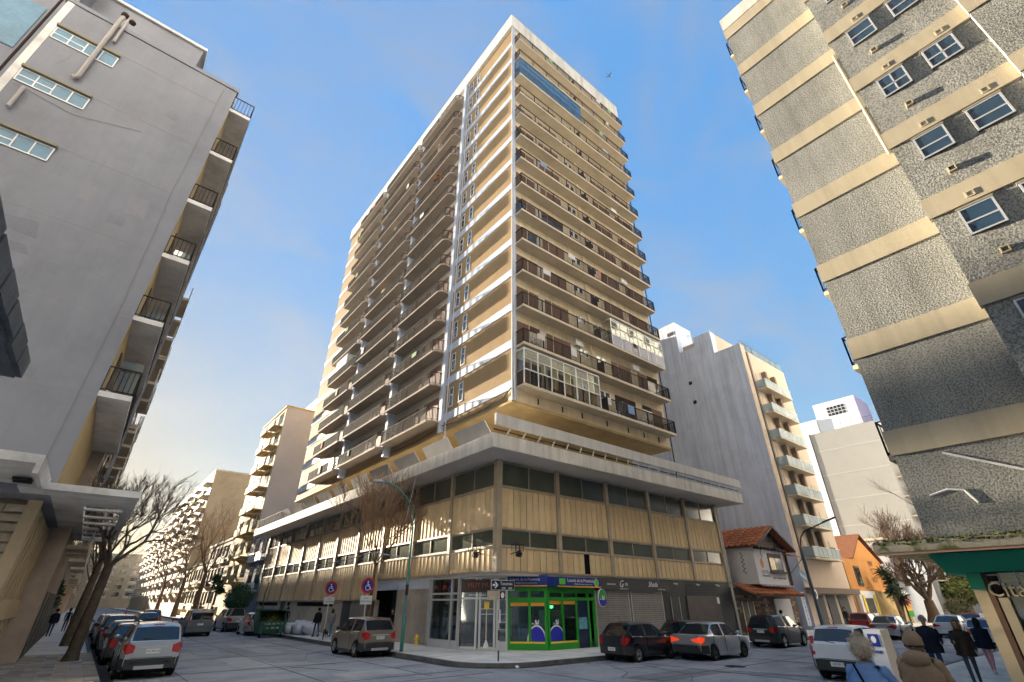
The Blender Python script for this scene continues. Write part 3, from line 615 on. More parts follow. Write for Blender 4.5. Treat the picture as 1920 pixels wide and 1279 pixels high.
g_ = thing('dark_fascia_sign', 'charcoal fascia sign with white script above the two roller shutters', 'sign', (27, 20.9, 3.0))
add('board', B(23.45, 30.4, 20.86, 21.0, 2.9, 3.55), char_m, g_)
text('lettering', 'Indumentaria', .15, (24.55, 20.85, 3.24), white_t, g_); text('lettering', 'G', .55, (25.45, 20.85, 3.25), white_t, g_, shear=.3); text('lettering', 'ris', .3, (25.95, 20.85, 3.26), white_t, g_)
text('lettering', 'tu estilo de siempre', .1, (25.7, 20.85, 3.0), white_t, g_); text('lettering', 'Shada', .42, (28.6, 20.85, 3.28), white_t, g_, shear=.45); text('lettering', 'moda femenina', .13, (29.5, 20.85, 3.02), white_t, g_)
def shutter(x0, x1, lbl):
    t = thing('roller_shutter', lbl, 'roller shutter', ((x0+x1)/2, 21.0, .13), 0, 'closed shutters under the charcoal sign')
    m = MB(); n = 24; h = 2.78
    sl = MB().add([(0,0,0),(x1-x0,0,0),(x1-x0,-.03,h/n*.3),(x1-x0,-.03,h/n*.8),(x1-x0,0,h/n),(0,-.03,h/n*.3),(0,-.03,h/n*.8),(0,0,h/n)], [(0,1,2,5),(5,2,3,6),(6,3,4,7)]).mesh('slat', steel_m, fix=False)
    for i in range(n): inst('slat', sl, t, (x0, 21.03, .13+h*i/n))
    add('guide', B(x0-.07, x0-.005, 20.98, 21.06, .13, 2.92), alu_m, t); add('guide', B(x1+.005, x1+.07, 20.98, 21.06, .13, 2.92), alu_m, t)
shutter(23.25, 26.2, 'closed grey roller shutter beside the lottery shop'); shutter(26.5, 29.6, 'closed grey roller shutter beside the black shop front')
bk = thing('black_shop_front', 'black painted closed shop front with a brown shuttered window', 'shop front', (34, 21.1, .13))
add('wall', B(29.75, 38.4, 21.02, 21.3, .13, 3.6), black_m, bk); add('shutter', B(32.4, 36.6, 20.96, 21.015, .5, 2.68), mat('brown_board', (.085, .07, .062), .6, .25, 1.5), bk)
add('grille', slats(4.0, .85), char_m, bk, (32.5, 21.01, 2.72)); add('door', B(30.55, 31.45, 20.98, 21.015, .13, 2.55), char_m, bk)
for x in (30.5, 31.47): add('door_trim', B(x, x+.04, 20.965, 20.98, .13, 2.6), alu_m, bk)
add('sticker', B(36.2, 36.5, 20.95, 20.958, 2.2, 2.6), white_t, bk)
for x in (31.2, 33.9, 36.5): add('spotlight', MB().tube([(x, 21.0, 3.4), (x, 20.75, 3.35)], .05, 8), white_t, bk)
# ------------------------------------------------------------------ left corner building
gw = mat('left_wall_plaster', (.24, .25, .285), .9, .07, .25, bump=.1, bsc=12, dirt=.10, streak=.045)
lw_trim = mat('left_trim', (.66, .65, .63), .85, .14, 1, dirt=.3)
rib_m = mat('ribbed_beige', (.52, .42, .28), .85, .08, 1, dirt=.12)
stone_m = mat('ledge_stone', (.40, .36, .28), .9, .25, 2, bump=.6, bsc=14)
LXW, LY = -1.69, 21.1
LBd = thing('plaster_corner_building', 'tall pale plaster corner building with side balconies and a concrete canopy on the left', 'building', (LXW, LY, 0))
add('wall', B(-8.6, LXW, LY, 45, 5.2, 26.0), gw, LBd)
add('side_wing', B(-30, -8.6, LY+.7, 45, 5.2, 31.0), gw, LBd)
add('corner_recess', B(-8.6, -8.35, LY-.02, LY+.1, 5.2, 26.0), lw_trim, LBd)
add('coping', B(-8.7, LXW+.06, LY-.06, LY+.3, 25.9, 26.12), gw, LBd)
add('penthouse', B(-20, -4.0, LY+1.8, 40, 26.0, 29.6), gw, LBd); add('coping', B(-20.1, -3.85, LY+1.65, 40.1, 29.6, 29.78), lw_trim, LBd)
add('corner_pipe', MB().tube([(-8.75, LY-.05, 5.5), (-8.75, LY-.05, 30)], .05, 6), rail_m, LBd)
for z in (8.63, 11.8, 14.95, 18.1, 21.25, 24.4): add('wall_joint', B(-8.34, LXW-.02, LY-.006, LY-.0005, z-.015, z+.015), mat('joint_grey', (.28, .26, .245), .9, 0), LBd)  # plain grey joint lines; cables and cracks share the colour
for z in (17.6, 20.75, 23.75):        # windows in deep slots
    for x0, x1, n in ((-8.3, -6.18, 4),):
        o = add('window', B(x0, x1, LY-.012, LY+.001, z-.42, z+.42), char_m, LBd)
        m = MB()
        for i in range(n+1): x = x0+(x1-x0)*i/n; m.box(x-.02, x+.02, LY-.05, LY-.013, z-.38, z+.32)
        for q in (-.38, .30): m.box(x0, x1, LY-.045, LY-.014, z+q-.025, z+q+.025)
        m.box(x0, x0+(x1-x0)*.5, LY-.045, LY-.014, z-.1, z-.05)
        add('frame', m, white_f, o); add('pane', B(x0, x1, LY-.025, LY-.0135, z-.38, z+.30), glass('sky_glass', (.09, .20, .30), .35, 1.35), o)
        add('lintel', B(x0-.05, x1+.05, LY-.16, LY+.01, z+.36, z+.47), mat('slot_shade', (.24, .22, .17), .9, .1), o)
for x, z in ((-5.2, 16.9), (-8.0, 22.2)): pass
for p_, r_ in (([(-7.0, LY-.14, 21.7), (-6.85, LY-.14, 21.85), (-6.85, LY-.14, 26.3), (-6.8, LY-.14, 26.6)], .09), ([(-7.9, LY-.12, 18.9), (-7.9, LY-.12, 20.1)], .07), ([(-6.6, LY-.12, 24.8), (-6.62, LY-.12, 26.8)], .06)): add('flue_pipe', MB().tube(p_, r_, 8), mat('pipe_beige', (.36, .33, .31), .7, .1, 2), LBd, smooth=True)
rw = random.Random(8); pm_ = [mat('wall_patch_%d' % i, c, .9, .08, .8, dirt=.12) for i, c in enumerate(((.225, .23, .255), (.25, .255, .285), (.215, .225, .26)))]
for i in range(9): x = rw.uniform(-7.8, -3); z = rw.uniform(7, 24); w_, h_2 = rw.uniform(.3, 1.4), rw.uniform(.3, 1.1); add('repair_patch', MB().prism([(x, LY-.0035, z), (x+w_, LY-.0035, z+rw.uniform(-.1, .1)), (x+w_*rw.uniform(.8, 1.1), LY-.0035, z+h_2), (x+rw.uniform(-.1, .15), LY-.0035, z+h_2*rw.uniform(.8, 1.1))], (0, .003, 0)), rw.choice(pm_), LBd)
for pts in ([(-2.2, LY-.02, 6), (-2.15, LY-.02, 12), (-2.3, LY-.02, 18), (-2.25, LY-.02, 25.9)], [(-8.3, LY-.03, 20.2), (-6.3, LY-.03, 19.9), (-4.2, LY-.03, 20.6)]): add('wall_cable', MB().tube(pts, .008, 5), MT['joint_grey'], LBd)
for i in range(7): x = rw.uniform(-8, -2); c_ = [(x, LY-.004, rw.uniform(8, 24))]; [c_.append((c_[-1][0]+rw.uniform(-.25, .25), LY-.004, c_[-1][2]-rw.uniform(.2, .7))) for _ in range(rw.randint(3, 7))]; add('wall_crack', MB().tube(c_, .005, 4), MT['joint_grey'], LBd)
m = MB(); m.ball((-6.8, LY-.14, 26.75), .16, 6); m.ball((-6.45, LY-.14, 26.55), .14, 6); add('flue_cap', m, rail_m, LBd)
add('upper_wing_window', B(-13, -9.2, LY+.66, LY+.699, 22.5, 25.5), glass('sky_glass'), LBd); add('upper_wing_window', B(-13, -9.2, LY+.66, LY+.699, 17, 20), MT['sky_glass'], LBd)
# balconies on the street side
bz = [8.63, 11.77, 14.87, 18.0, 21.2, 24.45]
bs = MB(); bs.box(LXW, -.72, LY+.02, LY+9, -.0, .2); bs_me = bs.mesh('balcony', lw_trim)
bu_me = B(LXW+.0, -.72, LY+9.0, LY+9.15, .2, 3.0).mesh('party_screen', gw)
br_me = railing(MB(), [(LXW, LY+.06), (-.75, LY+.06), (-.75, LY+9)], .95, .2, 1.1, .17, .02).mesh('railing', rail_m, fix=False)
ow = mat('balcony_ochre', (.48, .38, .22), .85, .1, 1)
add('balcony_back', B(LXW, LXW+.02, LY+.05, LY+9, 5.6, 25.6), ow, LBd)
add('balcony_cheek', B(-.80, -.66, LY+8.8, LY+9.1, 5.6, 25.5), gw, LBd)
for z in bz:
    o = inst('balcony', bs_me, LBd, (0, 0, z)); inst('railing', br_me, o, (0, 0, z)); inst('party_screen', bu_me, o, (0, 0, z))
for z in bz[:3]:
    o = add('glass_screen', B(LXW+.3, -.75, LY+.14, LY+.16, z+.22, z+(1.5 if z < 9 else .6)), MT['shop_glass'] if 'shop_glass' in MT else shopg, LBd)
for z in bz[:-1]: add('french_window', B(LXW+.02, LXW+.06, LY+1.5, LY+3.6, z+.25, z+2.3), win_glass, LBd)
# canopy with an opening of slats, and the ground floor of ribbed panels
ca = MB()
z0, z1 = 5.22, 5.42
ca.box(-2.4, .56, 19.95, 22.9, z0, z1); ca.box(-2.4, -.85, 22.9, 36.4, z0, z1); ca.box(.28, .56, 22.9, 36.4, z0, z1); ca.box(-.85, .28, 36.0, 36.4, z0, z1)
add('canopy', ca, lw_trim, LBd)
for i in range(6): y = 23.9+i*2.2; add('canopy_slat', MB().box(-.85, .28, y, y+.35, z0+.02, z0+.09), lw_trim, LBd)
add('canopy', B(-12, -1.83, 17.4, 21.0, 5.45, 5.68), lw_trim, LBd); add('canopy_riser', B(-1.95, -1.83, 17.4, 20.6, 5.2, 5.45), lw_trim, LBd)
add('canopy_lamp', MB().box(-2.5, -2.1, 19.6, 19.8, 5.28, 5.38).box(-2.5, -2.1, 19.3, 19.45, 5.3, 5.38), black_m, LBd)
add('ground_floor', B(-12, -2.05, 22.6, 45, .13, 5.3), mat('recess_brown', (.30, .225, .14), .85, .1, 1), LBd)
rib_me = B(-2.05, -1.90, 0, .4, 2.35, 5.0).mesh('rib', rib_m); rib2_me = B(-2.05, -1.90, 0, .4, .13, 1.75).mesh('rib', rib_m)
for i in range(22): inst('rib', rib_me, LBd, (0, 22.75+i*1.0, 0)); inst('rib', rib2_me, LBd, (0, 22.75+i*1.0, 0))
add('spandrel', B(-2.05, -1.78, 22.5, 45, 1.75, 2.35), rib_m, LBd)
random.seed(11)
for r_ in range(9):
    x = -2.2
    while x > -5.2: w = random.uniform(.5, 1.1); add('ledge_stone', B(x-w+.03, x, 22.42+random.uniform(0, .08), 22.6, 2.5+r_*.29, 2.5+r_*.29+.22), stone_m, LBd); x -= w
add('corner_post', B(-2.25, -1.9, 22.35, 22.7, .13, 5.22), rib_m, LBd)
add('planter', B(-2.3, -1.75, 45, 62, .13, .9), stone_m, LBd)

# near-left canopy slab close to the camera
nb = thing('near_canopy_building', 'dark slab canopy of the building at the left edge', 'canopy', (-1.8, 2, 0))
add('slab', B(-2.2, -.70, -4, 3.85, 3.42, 3.56), mat('wet_board', (.12, .125, .13), .7, .35, 3, bump=.5, bsc=9), nb)
add('wall', B(-12, -1.9, -14, 3.0, .13, 12), gw, nb)
mb = MB()
for i in range(26): mb.box(-.70, -.675, -3.9+i*.3, -3.9+i*.3+.27, 3.425+.01*(i % 3), 3.555-.008*(i % 2))
add('edge_board', mb, MT['wet_board'], nb, kind='stuff')

# ------------------------------------------------------------------ right pebble-clad building
peb = mat('pebble_dash', (.34, .335, .30), .85, .10, .6, col2=(.16, .165, .16), sc2=24., thr=.52, bump=.5, bsc=20, dirt=.14, streak=.14)
pband = mat('cream_band', (.42, .365, .265), .8, .06, .8, streak=.1)
PB = thing('pebble_clad_building', 'corner building of grey pebble dash with cream bands and blue glazed windows on the right', 'building', (16, 3.3, 0))
RX, RY_ = 16.0, 3.3
add('wall', B(RX, 40, -20, RY_, 3.4, 27.0), peb, PB); add('wall', B(15.15, RX+.2, -2.72, .22, 3.55, 30), peb, PB); add('wall', B(14.95, RX+.2, -14, -2.72, 3.56, 30), peb, PB)
add('parapet', B(RX-.04, 40, -20, RY_+.04, 26.6, 27.5), fascia_m, PB)
for k in range(9):
    z = 5.78 + 2.868*k - (.05 if k == 0 else 0)
    if z > 26: break
    add('band', B(RX-.05, RX+.2, .22, RY_+.05, z, z+.67), pband, PB); add('band', B(15.08, 15.3, -2.75, .27, z, z+.67), pband, PB); add('band', B(14.90, 15.05, -14, -2.7, z, z+.67), pband, PB)
    add('band', B(RX+.2, 40, RY_-.1, RY_+.05, z, z+.67), pband, PB)
    for y0, y1 in ((-1.0, -.28), (-2.24, -1.48)):
        if k < 1: continue
        w = add('window', B(15.10, 15.149, y0, y1, z-.95, z-.12), char_m, PB)
        fr = MB(); fx = 15.12
        for a in (y0, y1-.045): fr.box(fx-.05, fx, a, a+.045, z-.95, z-.12)
        for q in (-.95, -.60, -.165): fr.box(fx-.05, fx, y0+.045, y1-.045, z+q, z+q+.045)
        if k % 3 == 1: fr.box(fx-.05, fx, (y0+y1)/2-.02, (y0+y1)/2+.02, z-.9, z-.16)
        add('frame', fr, alu_m, w); add('pane', B(15.085, 15.095, y0+.04, y1-.04, z-.91, z-.16), glass('blue_window', (.02, .05, .09), .05, 1.6), w)
        add('reveal', B(15.06, 15.15, y0-.02, y1+.02, z-.12, z-.06), MT['slot_shade'], w)
    if k > 0:
        for y, dz in ((-.68, .12), (-.66, -1.75), (-2.05, .1)): add('vent', MB().box(15.06, 15.15, y-.09, y+.09, z+dz, z+dz+.03).box(15.06, 15.15, y-.09, y-.06, z+dz+.03, z+dz+.16).box(15.06, 15.15, y+.06, y+.09, z+dz+.03, z+dz+.16).box(15.06, 15.15, y-.09, y+.09, z+dz+.16, z+dz+.19), pband, PB)
    # balconies glimpsed round the corner
    b = add('balcony', B(17, 30, RY_, RY_+.35, z+.1, z+.25), soffit_m, PB); add('railing', railing(MB(), [(17, RY_), (17, RY_+.33), (30, RY_+.33)], 1., z+.25, 2, .3), rail_m, b)
mb = MB().tube([(15.97, .33, 14.9), (15.97, .33, 20.4)], .04, 8); add('downpipe', mb, pband, PB, smooth=True)
add('seam', MB().bar((15.985, 2.3, 5.6), (15.985, .4, 4.6), .02, .05), lw_trim, PB); add('seam', MB().tube([(15.985, 2.9, 4.62), (15.985, 2.5, 4.72), (15.985, 2.2, 4.66), (15.985, 2.05, 4.35)], .025, 6), lw_trim, PB)
moss = mat('mossy_concrete', (.42, .37, .26), .9, .2, 1.2, col2=(.14, .15, .05), sc2=3.2, thr=.58, bump=.4, dirt=.2)
add('canopy', B(14.7, 40, -16, 4.15, 3.30, 3.52), moss, PB)
mb = MB(); random.seed(21)
for i in range(500):
    p = Vector((14.72+random.uniform(0, .5), random.uniform(-2, 4.1), 3.52)) if random.random() < .6 else Vector((14.7, random.uniform(-2, 4.1), random.uniform(3.42, 3.53)))
    mb.add([p, p+Vector((random.uniform(-.05, .03), .04, .03)), p+Vector((random.uniform(-.05, .02), -.03, .05))], [(0,1,2)])
add('moss', mb, mat('moss_green', (.10, .11, .02), .9, .3, 5), PB, kind='stuff', fix=False)
add('cast_trim', B(14.72, 14.76, -10, 4.13, 3.24, 3.30), mat('pink_trim', (.5, .30, .2), .8, .1), PB)
CS = thing('green_corner_shop', 'corner shop with green lintel, cream pillars and raised cream lettering', 'shop front', (16, 3.2, .13))
gl_m = mat('lintel_green', (.0, .22, .12), .45, .05)
add('lintel', MB().add([(15.3,3.28,3.25),(15.3,-8,3.25),(16,-8,3.25),(16,3.28,3.25),(15.62,3.1,2.86),(15.62,-8,2.86),(16,-8,2.86),(16,3.1,2.86)], [(0,1,2,3),(7,6,5,4),(0,4,5,1),(1,5,6,2),(2,6,7,3),(3,7,4,0)]), gl_m, CS)
add('lintel', B(15.95, 30, 2.83, 3.2, 2.84, 3.28), gl_m, CS); add('lintel', B(15.93, 16.15, 2.58, 2.84, 2.52, 2.9), gl_m, CS)
plr = mat('cream_pillar', (.56, .45, .29), .8, .06, 1)
add('pillar', B(16.0, 16.4, 2.60, 2.83, .13, 2.52), plr, CS); add('pillar', B(16.0, 16.2, 2.5, 2.6, .13, 2.86), mat('brown_frame', (.12, .07, .045), .6, .15), CS); add('pillar', B(15.92, 16.2, 2.28, 2.45, .13, 2.35), plr, CS)
add('pane', B(16.1, 16.13, -8, 2.3, .13, 2.86), glass('green_shop_glass', (.02, .05, .045), .05, 1.7), CS); add('wall', B(16.4, 30, 2.6, 2.82, .13, 3.28), plr, CS)
mb = MB(); 
for y in (2.3, 2.0, 1.7, 1.4, 1.1): mb.box(16.04, 16.06, y, y+.015, 2.5, 2.86)
mb.box(16.04, 16.06, .5, 2.5, 2.66, 2.675); mb.box(16.04, 16.06, .5, 2.5, 2.8, 2.815); add('lattice', mb, alu_m, CS)
text('lettering', 'Citav', .42, (15.98, 2.58, 2.5), mat('cream_letters', (.62, .5, .3), .5, 0), CS, -math.pi/2, .04, 'LEFT', sx=.92)

# ------------------------------------------------------------------ tiled house beside the podium
HS = thing('tiled_house', 'small white upper storey house with terracotta tiled roof and brick ground floor', 'house', (43, 21.1, 0))
wh = mat('house_white', (.66, .65, .66), .85, .07, 1, dirt=.08); wood = mat('dark_timber', (.07, .045, .03), .7, .2, 4)
add('upper_wall', B(41.3, 46.5, 20.0, 27, 3.55, 6.25), wh, HS); add('upper_wall', B(39.0, 41.3, 22.2, 27, 3.3, 6.2), wh, HS)
brick_base = mat('brick_mortar', (.16, .12, .09), .9, .2, 3)
add('ground_wall', B(39.0, 49.6, 21.1, 27, .13, 3.3), brick_base, HS)
brm = [mat('brick_%d' % i, c, .9, .2, 6) for i, c in enumerate(((.22, .13, .09), (.27, .19, .13), (.17, .11, .08), (.33, .27, .2)))]
bme = [B(0, .62, -.03, 0, 0, .17).mesh('brick', m_) for m_ in brm]; random.seed(4)
for r_ in range(13):
    for c_ in range(15):
        x = 39.05+c_*.68+(.34 if r_ % 2 else 0); z = .2+r_*.2
        if (39.7 < x+.31 < 41.6 and z < 2.3) or 45.0 < x+.6 < 48.8 or x > 48.9: continue
        inst('brick', random.choice(bme), HS, (x, 21.1-random.uniform(0, .015), z))
tile_m = mat('terracotta', (.34, .12, .055), .8, .2, 3, rnd=.22)
def tile_roof(parent, a, b, c, d, nu, nv, name='tile'):
    a, b, c, d = map(Vector, (a, b, c, d)); P = lambda u, v: (a*(1-u)+b*u)*(1-v)+(d*(1-u)+c*u)*v
    add('roof_deck', MB().prism([a, b, c, d], (0, 0, -.06)), wood, parent)
    nn = (b-a).cross(d-a).normalized(); nn = nn if nn.z > 0 else -nn; U = (b-a)/nu; V = (d-a)/nv
    m = MB(); vs = []
    for s_ in (0, 1.12):
        for j in range(5): t_ = math.pi*j/4; vs.append(U*(.5-.46*math.cos(t_)) + V*s_ + nn*(.09*math.sin(t_)*U.length/.3 + (.05 if s_ == 0 else .0)))
    m.add(vs, [(j, j+1, 6+j, 5+j) for j in range(4)] + [(0,1,2,3,4)]); me = m.mesh('roof_tile', tile_m, fix=False)
    for i in range(nu):
        for j in range(nv): inst('roof_tile', me, parent, P(i/nu, j/nv))
tile_roof(HS, (40.9, 19.4, 6.25), (40.9, 26.4, 6.25), (44.3, 26.4, 7.95), (44.3, 19.4, 7.95), 14, 7)
tile_roof(HS, (39.0, 19.4, 2.75), (47.4, 19.4, 2.75), (47.4, 21.0, 3.45), (39.0, 21.0, 3.45), 20, 3)
add('roof_slope', MB().prism([(44.3,19.4,7.95),(44.3,26.4,7.95),(47.8,26.4,6.2),(47.8,19.4,6.2)], (0,0,-.07)), tile_m, HS)
add('gable', MB().prism([(41.4,20.0,6.3),(47.2,20.0,6.3),(44.3,20.0,7.75)], (0,.1,0)), wood, HS)
for i in range(5): z = 6.35+i*.24; w = 2.7*(1-i/5.6); add('gable_board', B(44.3-w, 44.3+w, 19.93, 20.0, z, z+.2), wood, HS)
for i in range(9): add('rafter_end', B(41.5+i*.6, 41.65+i*.6, 19.55, 20.0, 6.1, 6.24), wood, HS); add('rafter_end', B(41.6+i*.55, 41.72+i*.55, 19.55, 20, 3.4, 3.52), wh, HS)
add('barge_board', MB().bar((40.9, 19.35, 6.25), (44.3, 19.35, 7.97), .08, .16), wood, HS); add('barge_board', MB().bar((44.3, 19.35, 7.97), (47.8, 19.35, 6.2), .08, .16), wood, HS)
w = add('window', B(43.6, 46.0, 19.95, 19.999, 4.55, 5.9), wood, HS); add('pane', B(43.75, 44.6, 19.93, 19.949, 4.65, 5.55), mat('warm_pane', (.55, .4, .12), .2, .4, 3), w); add('pane', B(44.7, 45.85, 19.93, 19.949, 4.65, 5.55), win_glass, w); add('sill', B(43.4, 46.3, 19.8, 19.95, 4.4, 4.55), wood, w)
m = MB()
for i in range(10): m.box(41.285, 41.299, 20.9+.12*(i % 2), 21.0+.12*(i % 2), 4.3+i*.16, 4.43+i*.16)
add('lozenge_vents', m, black_m, HS, kind='stuff')
add('balcony_post', B(46.9, 47.05, 19.9, 20.05, 3.4, 6.2), wood, HS); add('timber_screen', B(46.5, 48.2, 20.6, 20.8, 3.4, 6.2), wood, HS)
add('small_tiled_hood', MB().prism([(46.5,19.4,5.85),(48.4,19.4,5.85),(48.4,20.4,6.15),(46.5,20.4,6.15)], (0,0,-.08)), tile_m, HS)
add('garage_door', B(45.2, 48.1, 21.0, 21.09, .13, 2.55), wh, HS); dd = add('door', B(39.8, 41.5, 21.02, 21.09, .13, 2.3), mat('bronze_door', (.16, .12, .05), .5, .3, 4), HS)
for x in (39.75, 40.6, 41.5): add('door_frame', B(x, x+.07, 20.98, 21.02, .13, 2.35), white_f, dd)
blk_t = mat('black_lettering', (.01, .01, .01), .6, 0)
text('lettering', 'LOCOS', .36, (42.6, 19.99, 4.45), blk_t, HS); text('lettering', 'POR LA PIZZA', .2, (42.7, 19.99, 4.15), blk_t, HS); text('lettering', 'pizzas empanadas tartas', .24, (44.9, 19.99, 4.05), blk_t, HS)
m = MB(); m.poly([(42.4+.28*math.cos(2*math.pi*i/16), 19.992, 5.05+.36*math.sin(2*math.pi*i/16)) for i in range(16)]); add('logo', m, mat('logo_orange', (.6, .22, .08), .6, .3, 6), HS)
m = MB(); m.tube([(42.5, 19.985, 5.4), (42.7, 19.985, 5.6), (42.5, 19.985, 5.85), (42.65, 19.985, 6.1)], .02, 5); add('logo_line', m, blk_t, HS)
for i in range(7): add('quoin', B(43.3+.2*(i % 2), 43.9, 21.03, 21.075, .35+i*.32, .58+i*.32), mat('quoin_stone', (.36, .32, .26), .9, .2, 4), HS)

# ------------------------------------------------------------------ white building with glass balconies
party = mat('party_wall', (.68, .74, .84), .9, .06, .35, streak=.20, dirt=.10)
WB = thing('white_balcony_building', 'white building with a stained blank side wall and glass fronted balconies', 'building', (52, 21.1, 0))
peach = mat('peach_render', (.56, .46, .36), .85, .06, 1)
add('party_wall', B(52, 53, 21.12, 24.3, .13, 29.35), party, WB); add('party_wall', B(52, 53.1, 24.3, 26.6, .13, 32.5), party, WB); add('party_wall', B(52, 53.05, 26.6, 40, .13, 31.2), party, WB)
add('front_wall', B(53, 63.2, 21.12, 38, .13, 28.8), peach, WB); add('penthouse', B(52.05, 56, 28.9, 33, 31.2, 36), party, WB); add('stair_head', B(53.1, 60, 24.3, 36, 28.8, 32.4), peach, WB)
for y, z in ((28.2, 26.6), (28.1, 24.0)): add('vent', B(51.97, 52.0, y-.22, y+.22, z-.22, z+.22), dark_m, WB)
add('vent', B(52.0, 52.05, 29.3, 30.2, 34.2, 34.7), char_m, WB)
add('front_edge', B(52, 53.0, 21.08, 21.12, .13, 29.3), peach, WB); add('dark_pipe', B(53.15, 53.5, 21.0, 21.12, 3, 28.6), mat('brown_pipe', (.16, .12, .09), .7, .2), WB)
bg = clear_glass('balcony_glass', (.62, .70, .71), .45, True); WZ = [5.95, 8.9, 11.85, 14.8, 17.8, 20.8, 23.75]
wb_s = MB().box(53.6, 60.2, 20.0, 21.1, 0, .15).mesh('balcony', soffit_m)
gp_me = B(0, 1.05, 20.03, 20.05, .2, 1.1).mesh('glass_panel', bg); gp2_me = B(53.62, 53.64, 20.06, 21.1, .2, 1.1).mesh('glass_panel', bg)
tp_me = MB().box(53.58, 60.22, 20.0, 20.06, 1.1, 1.14).box(56.9, 57.0, 20.0, 20.08, .15, 1.1).mesh('rail', white_f)
wd_me = B(0, 1.5, -.03, 0, 0, 2.1).mesh('blind', mat('beige_blind', (.52, .43, .32), .7, .1, 3, rnd=.15)); wg_me = B(0, 1.5, -.045, -.031, 0, .95).mesh('pane', win_glass)
cp_me = B(0, .45, -.5, 0, 0, 2.85).mesh('pier', mat('brown_pier', (.24, .18, .13), .8, .1))
for z in WZ:
    o = inst('balcony', wb_s, WB, (0, 0, z)); [inst('glass_panel', gp_me, o, (53.62+i*1.1, 0, z)) for i in range(6)]; inst('glass_panel', gp2_me, o, (0, 0, z)); inst('rail', tp_me, o, (0, 0, z))
    for x in (54.2, 56.6, 58.6): d_ = inst('blind', wd_me, WB, (x, 21.1, z+.2)); inst('pane', wg_me, d_, (x, 21.1, z+.25))
    inst('pier', cp_me, WB, (55.85, 21.1, z)); inst('pier', cp_me, WB, (58.15, 21.1, z))
    d_ = inst('blind', wd_me, WB, (60.9, 21.1, z+.9), scale=(.9, 1, .6)); inst('pane', wg_me, d_, (60.9, 21.1, z+.95), scale=(1, 1, 1))
    inst('blind', wd_me, WB, (52.25, 21.08, z+.9), scale=(.42, 1, .6))
add('roof_rail', railing(MB(), [(52.1, 21.2), (63.1, 21.2)], 1.1, 28.8, 1.6, .3, .03), mat('blue_rail', (.12, .22, .32), .5, 0), WB); add('roof_glass', B(52.2, 63, 21.22, 21.24, 28.85, 29.8), bg, WB)
for a in ((53.3, 55.4), (56.2, 58.2), (59.0, 61.5)): add('shop_bay', B(*a, 21.05, 21.11, .13, 2.9), char_m, WB)
add('ground_band', B(52, 63.2, 20.3, 21.1, 3.0, 3.5), mat('brown_band', (.2, .16, .13), .8, .1), WB)
def antenna(x, y, z, lbl):
    m = MB().bar((x, y, z), (x, y, z+2.4), .05); m.bar((x, y, z+2.3), (x+1.8, y-.4, z+2.3), .04)
    for i in range(6): m.bar((x+.3*i, y-.07*i-.35, z+2.3), (x+.3*i, y-.07*i+.35, z+2.3), .03)
    add('tv_antenna', m, alu_m, None, label=lbl, cat='antenna')
antenna(52.6, 27.6, 31.2, 'thin metal aerial on the roof of the white stained building')

# ------------------------------------------------------------------ generic background blocks
def block(name, label, x0, x1, y0, y1, h, wallm, face, floors, bal=.9, z0=3.2, group=None, slabm=None, every=3.2, railm=None, winm=None, base=None):
    """a plain block with storeys of balconies and windows on the street face ('-x', '+x' or '-y')"""
    t = thing(name, label, 'building', ((x0+x1)/2, y0, 0), 0, group); slabm = slabm or soffit_m
    add('wall', B(x0, x1, y0, y1, .1, h), wallm, t); fh = (h - z0)/floors
    L_ = (y1-y0) if face in ('-x', '+x') else (x1-x0); n = max(1, int(L_/every))
    def loc(u, z): return {'-x': (x0, y0+u, z), '+x': (x1, y0+u, z), '-y': (x0+u, y0, z)}[face]
    sgn = -1 if face in ('-x', '-y') else 1
    def bx(d0, d1, u0, u1, a, b):
        d0, d1 = sorted((sgn*d0, sgn*d1)); return B(d0, d1, u0, u1, a, b) if face != '-y' else B(u0, u1, d0, d1, a, b)
    w_me = bx(0, .05, 0, every*.5, 0, fh*.55).mesh('window', winm or win_glass); s_me = bx(0, .09, -.05, every*.5+.05, fh*.55, fh*.55+.12).mesh('shutter_box', slabm)
    b_me = bx(0, bal, 0, every*.78, 0, .16).mesh('balcony', slabm); r_me = bx(bal-.06, bal, 0, every*.78, .16, 1.0).mesh('railing', railm or slabm)
    for f in range(floors):
        for i in range(n):
            u = (L_ - n*every)/2 + i*every + every*.2; z = z0 + f*fh
            w = inst('window', w_me, t, loc(u, z+fh*.25)); inst('shutter_box', s_me, w, loc(u, z+fh*.25))
            if bal and (i % 3 != 2): o = inst('balcony', b_me, t, loc(u-every*.15, z)); inst('railing', r_me, o, loc(u-every*.15, z))
    add('coping', B(x0-.15, x1+.15, y0-.15, y1+.15, h, h+.3), slabm, t)
    if base:
        for i in range(n): add('shop_bay', bx(0, .04, .4, every-.4, .13, 2.7), base, t, loc((L_ - n*every)/2+i*every, 0))
    return t
bgr = mat('bg_rose', (.46, .38, .32), .85, .1, .4, dirt=.15); bgc = mat('bg_cream', (.42, .32, .19), .85, .1, .4, dirt=.15); bgy = mat('bg_ochre', (.46, .34, .14), .85, .1, .5, dirt=.15)
bgg = mat('bg_grey', (.44, .42, .41), .85, .06, .3, dirt=.06); bgb = mat('bg_bluegrey', (.20, .23, .30), .85, .1, .5, dirt=.1)
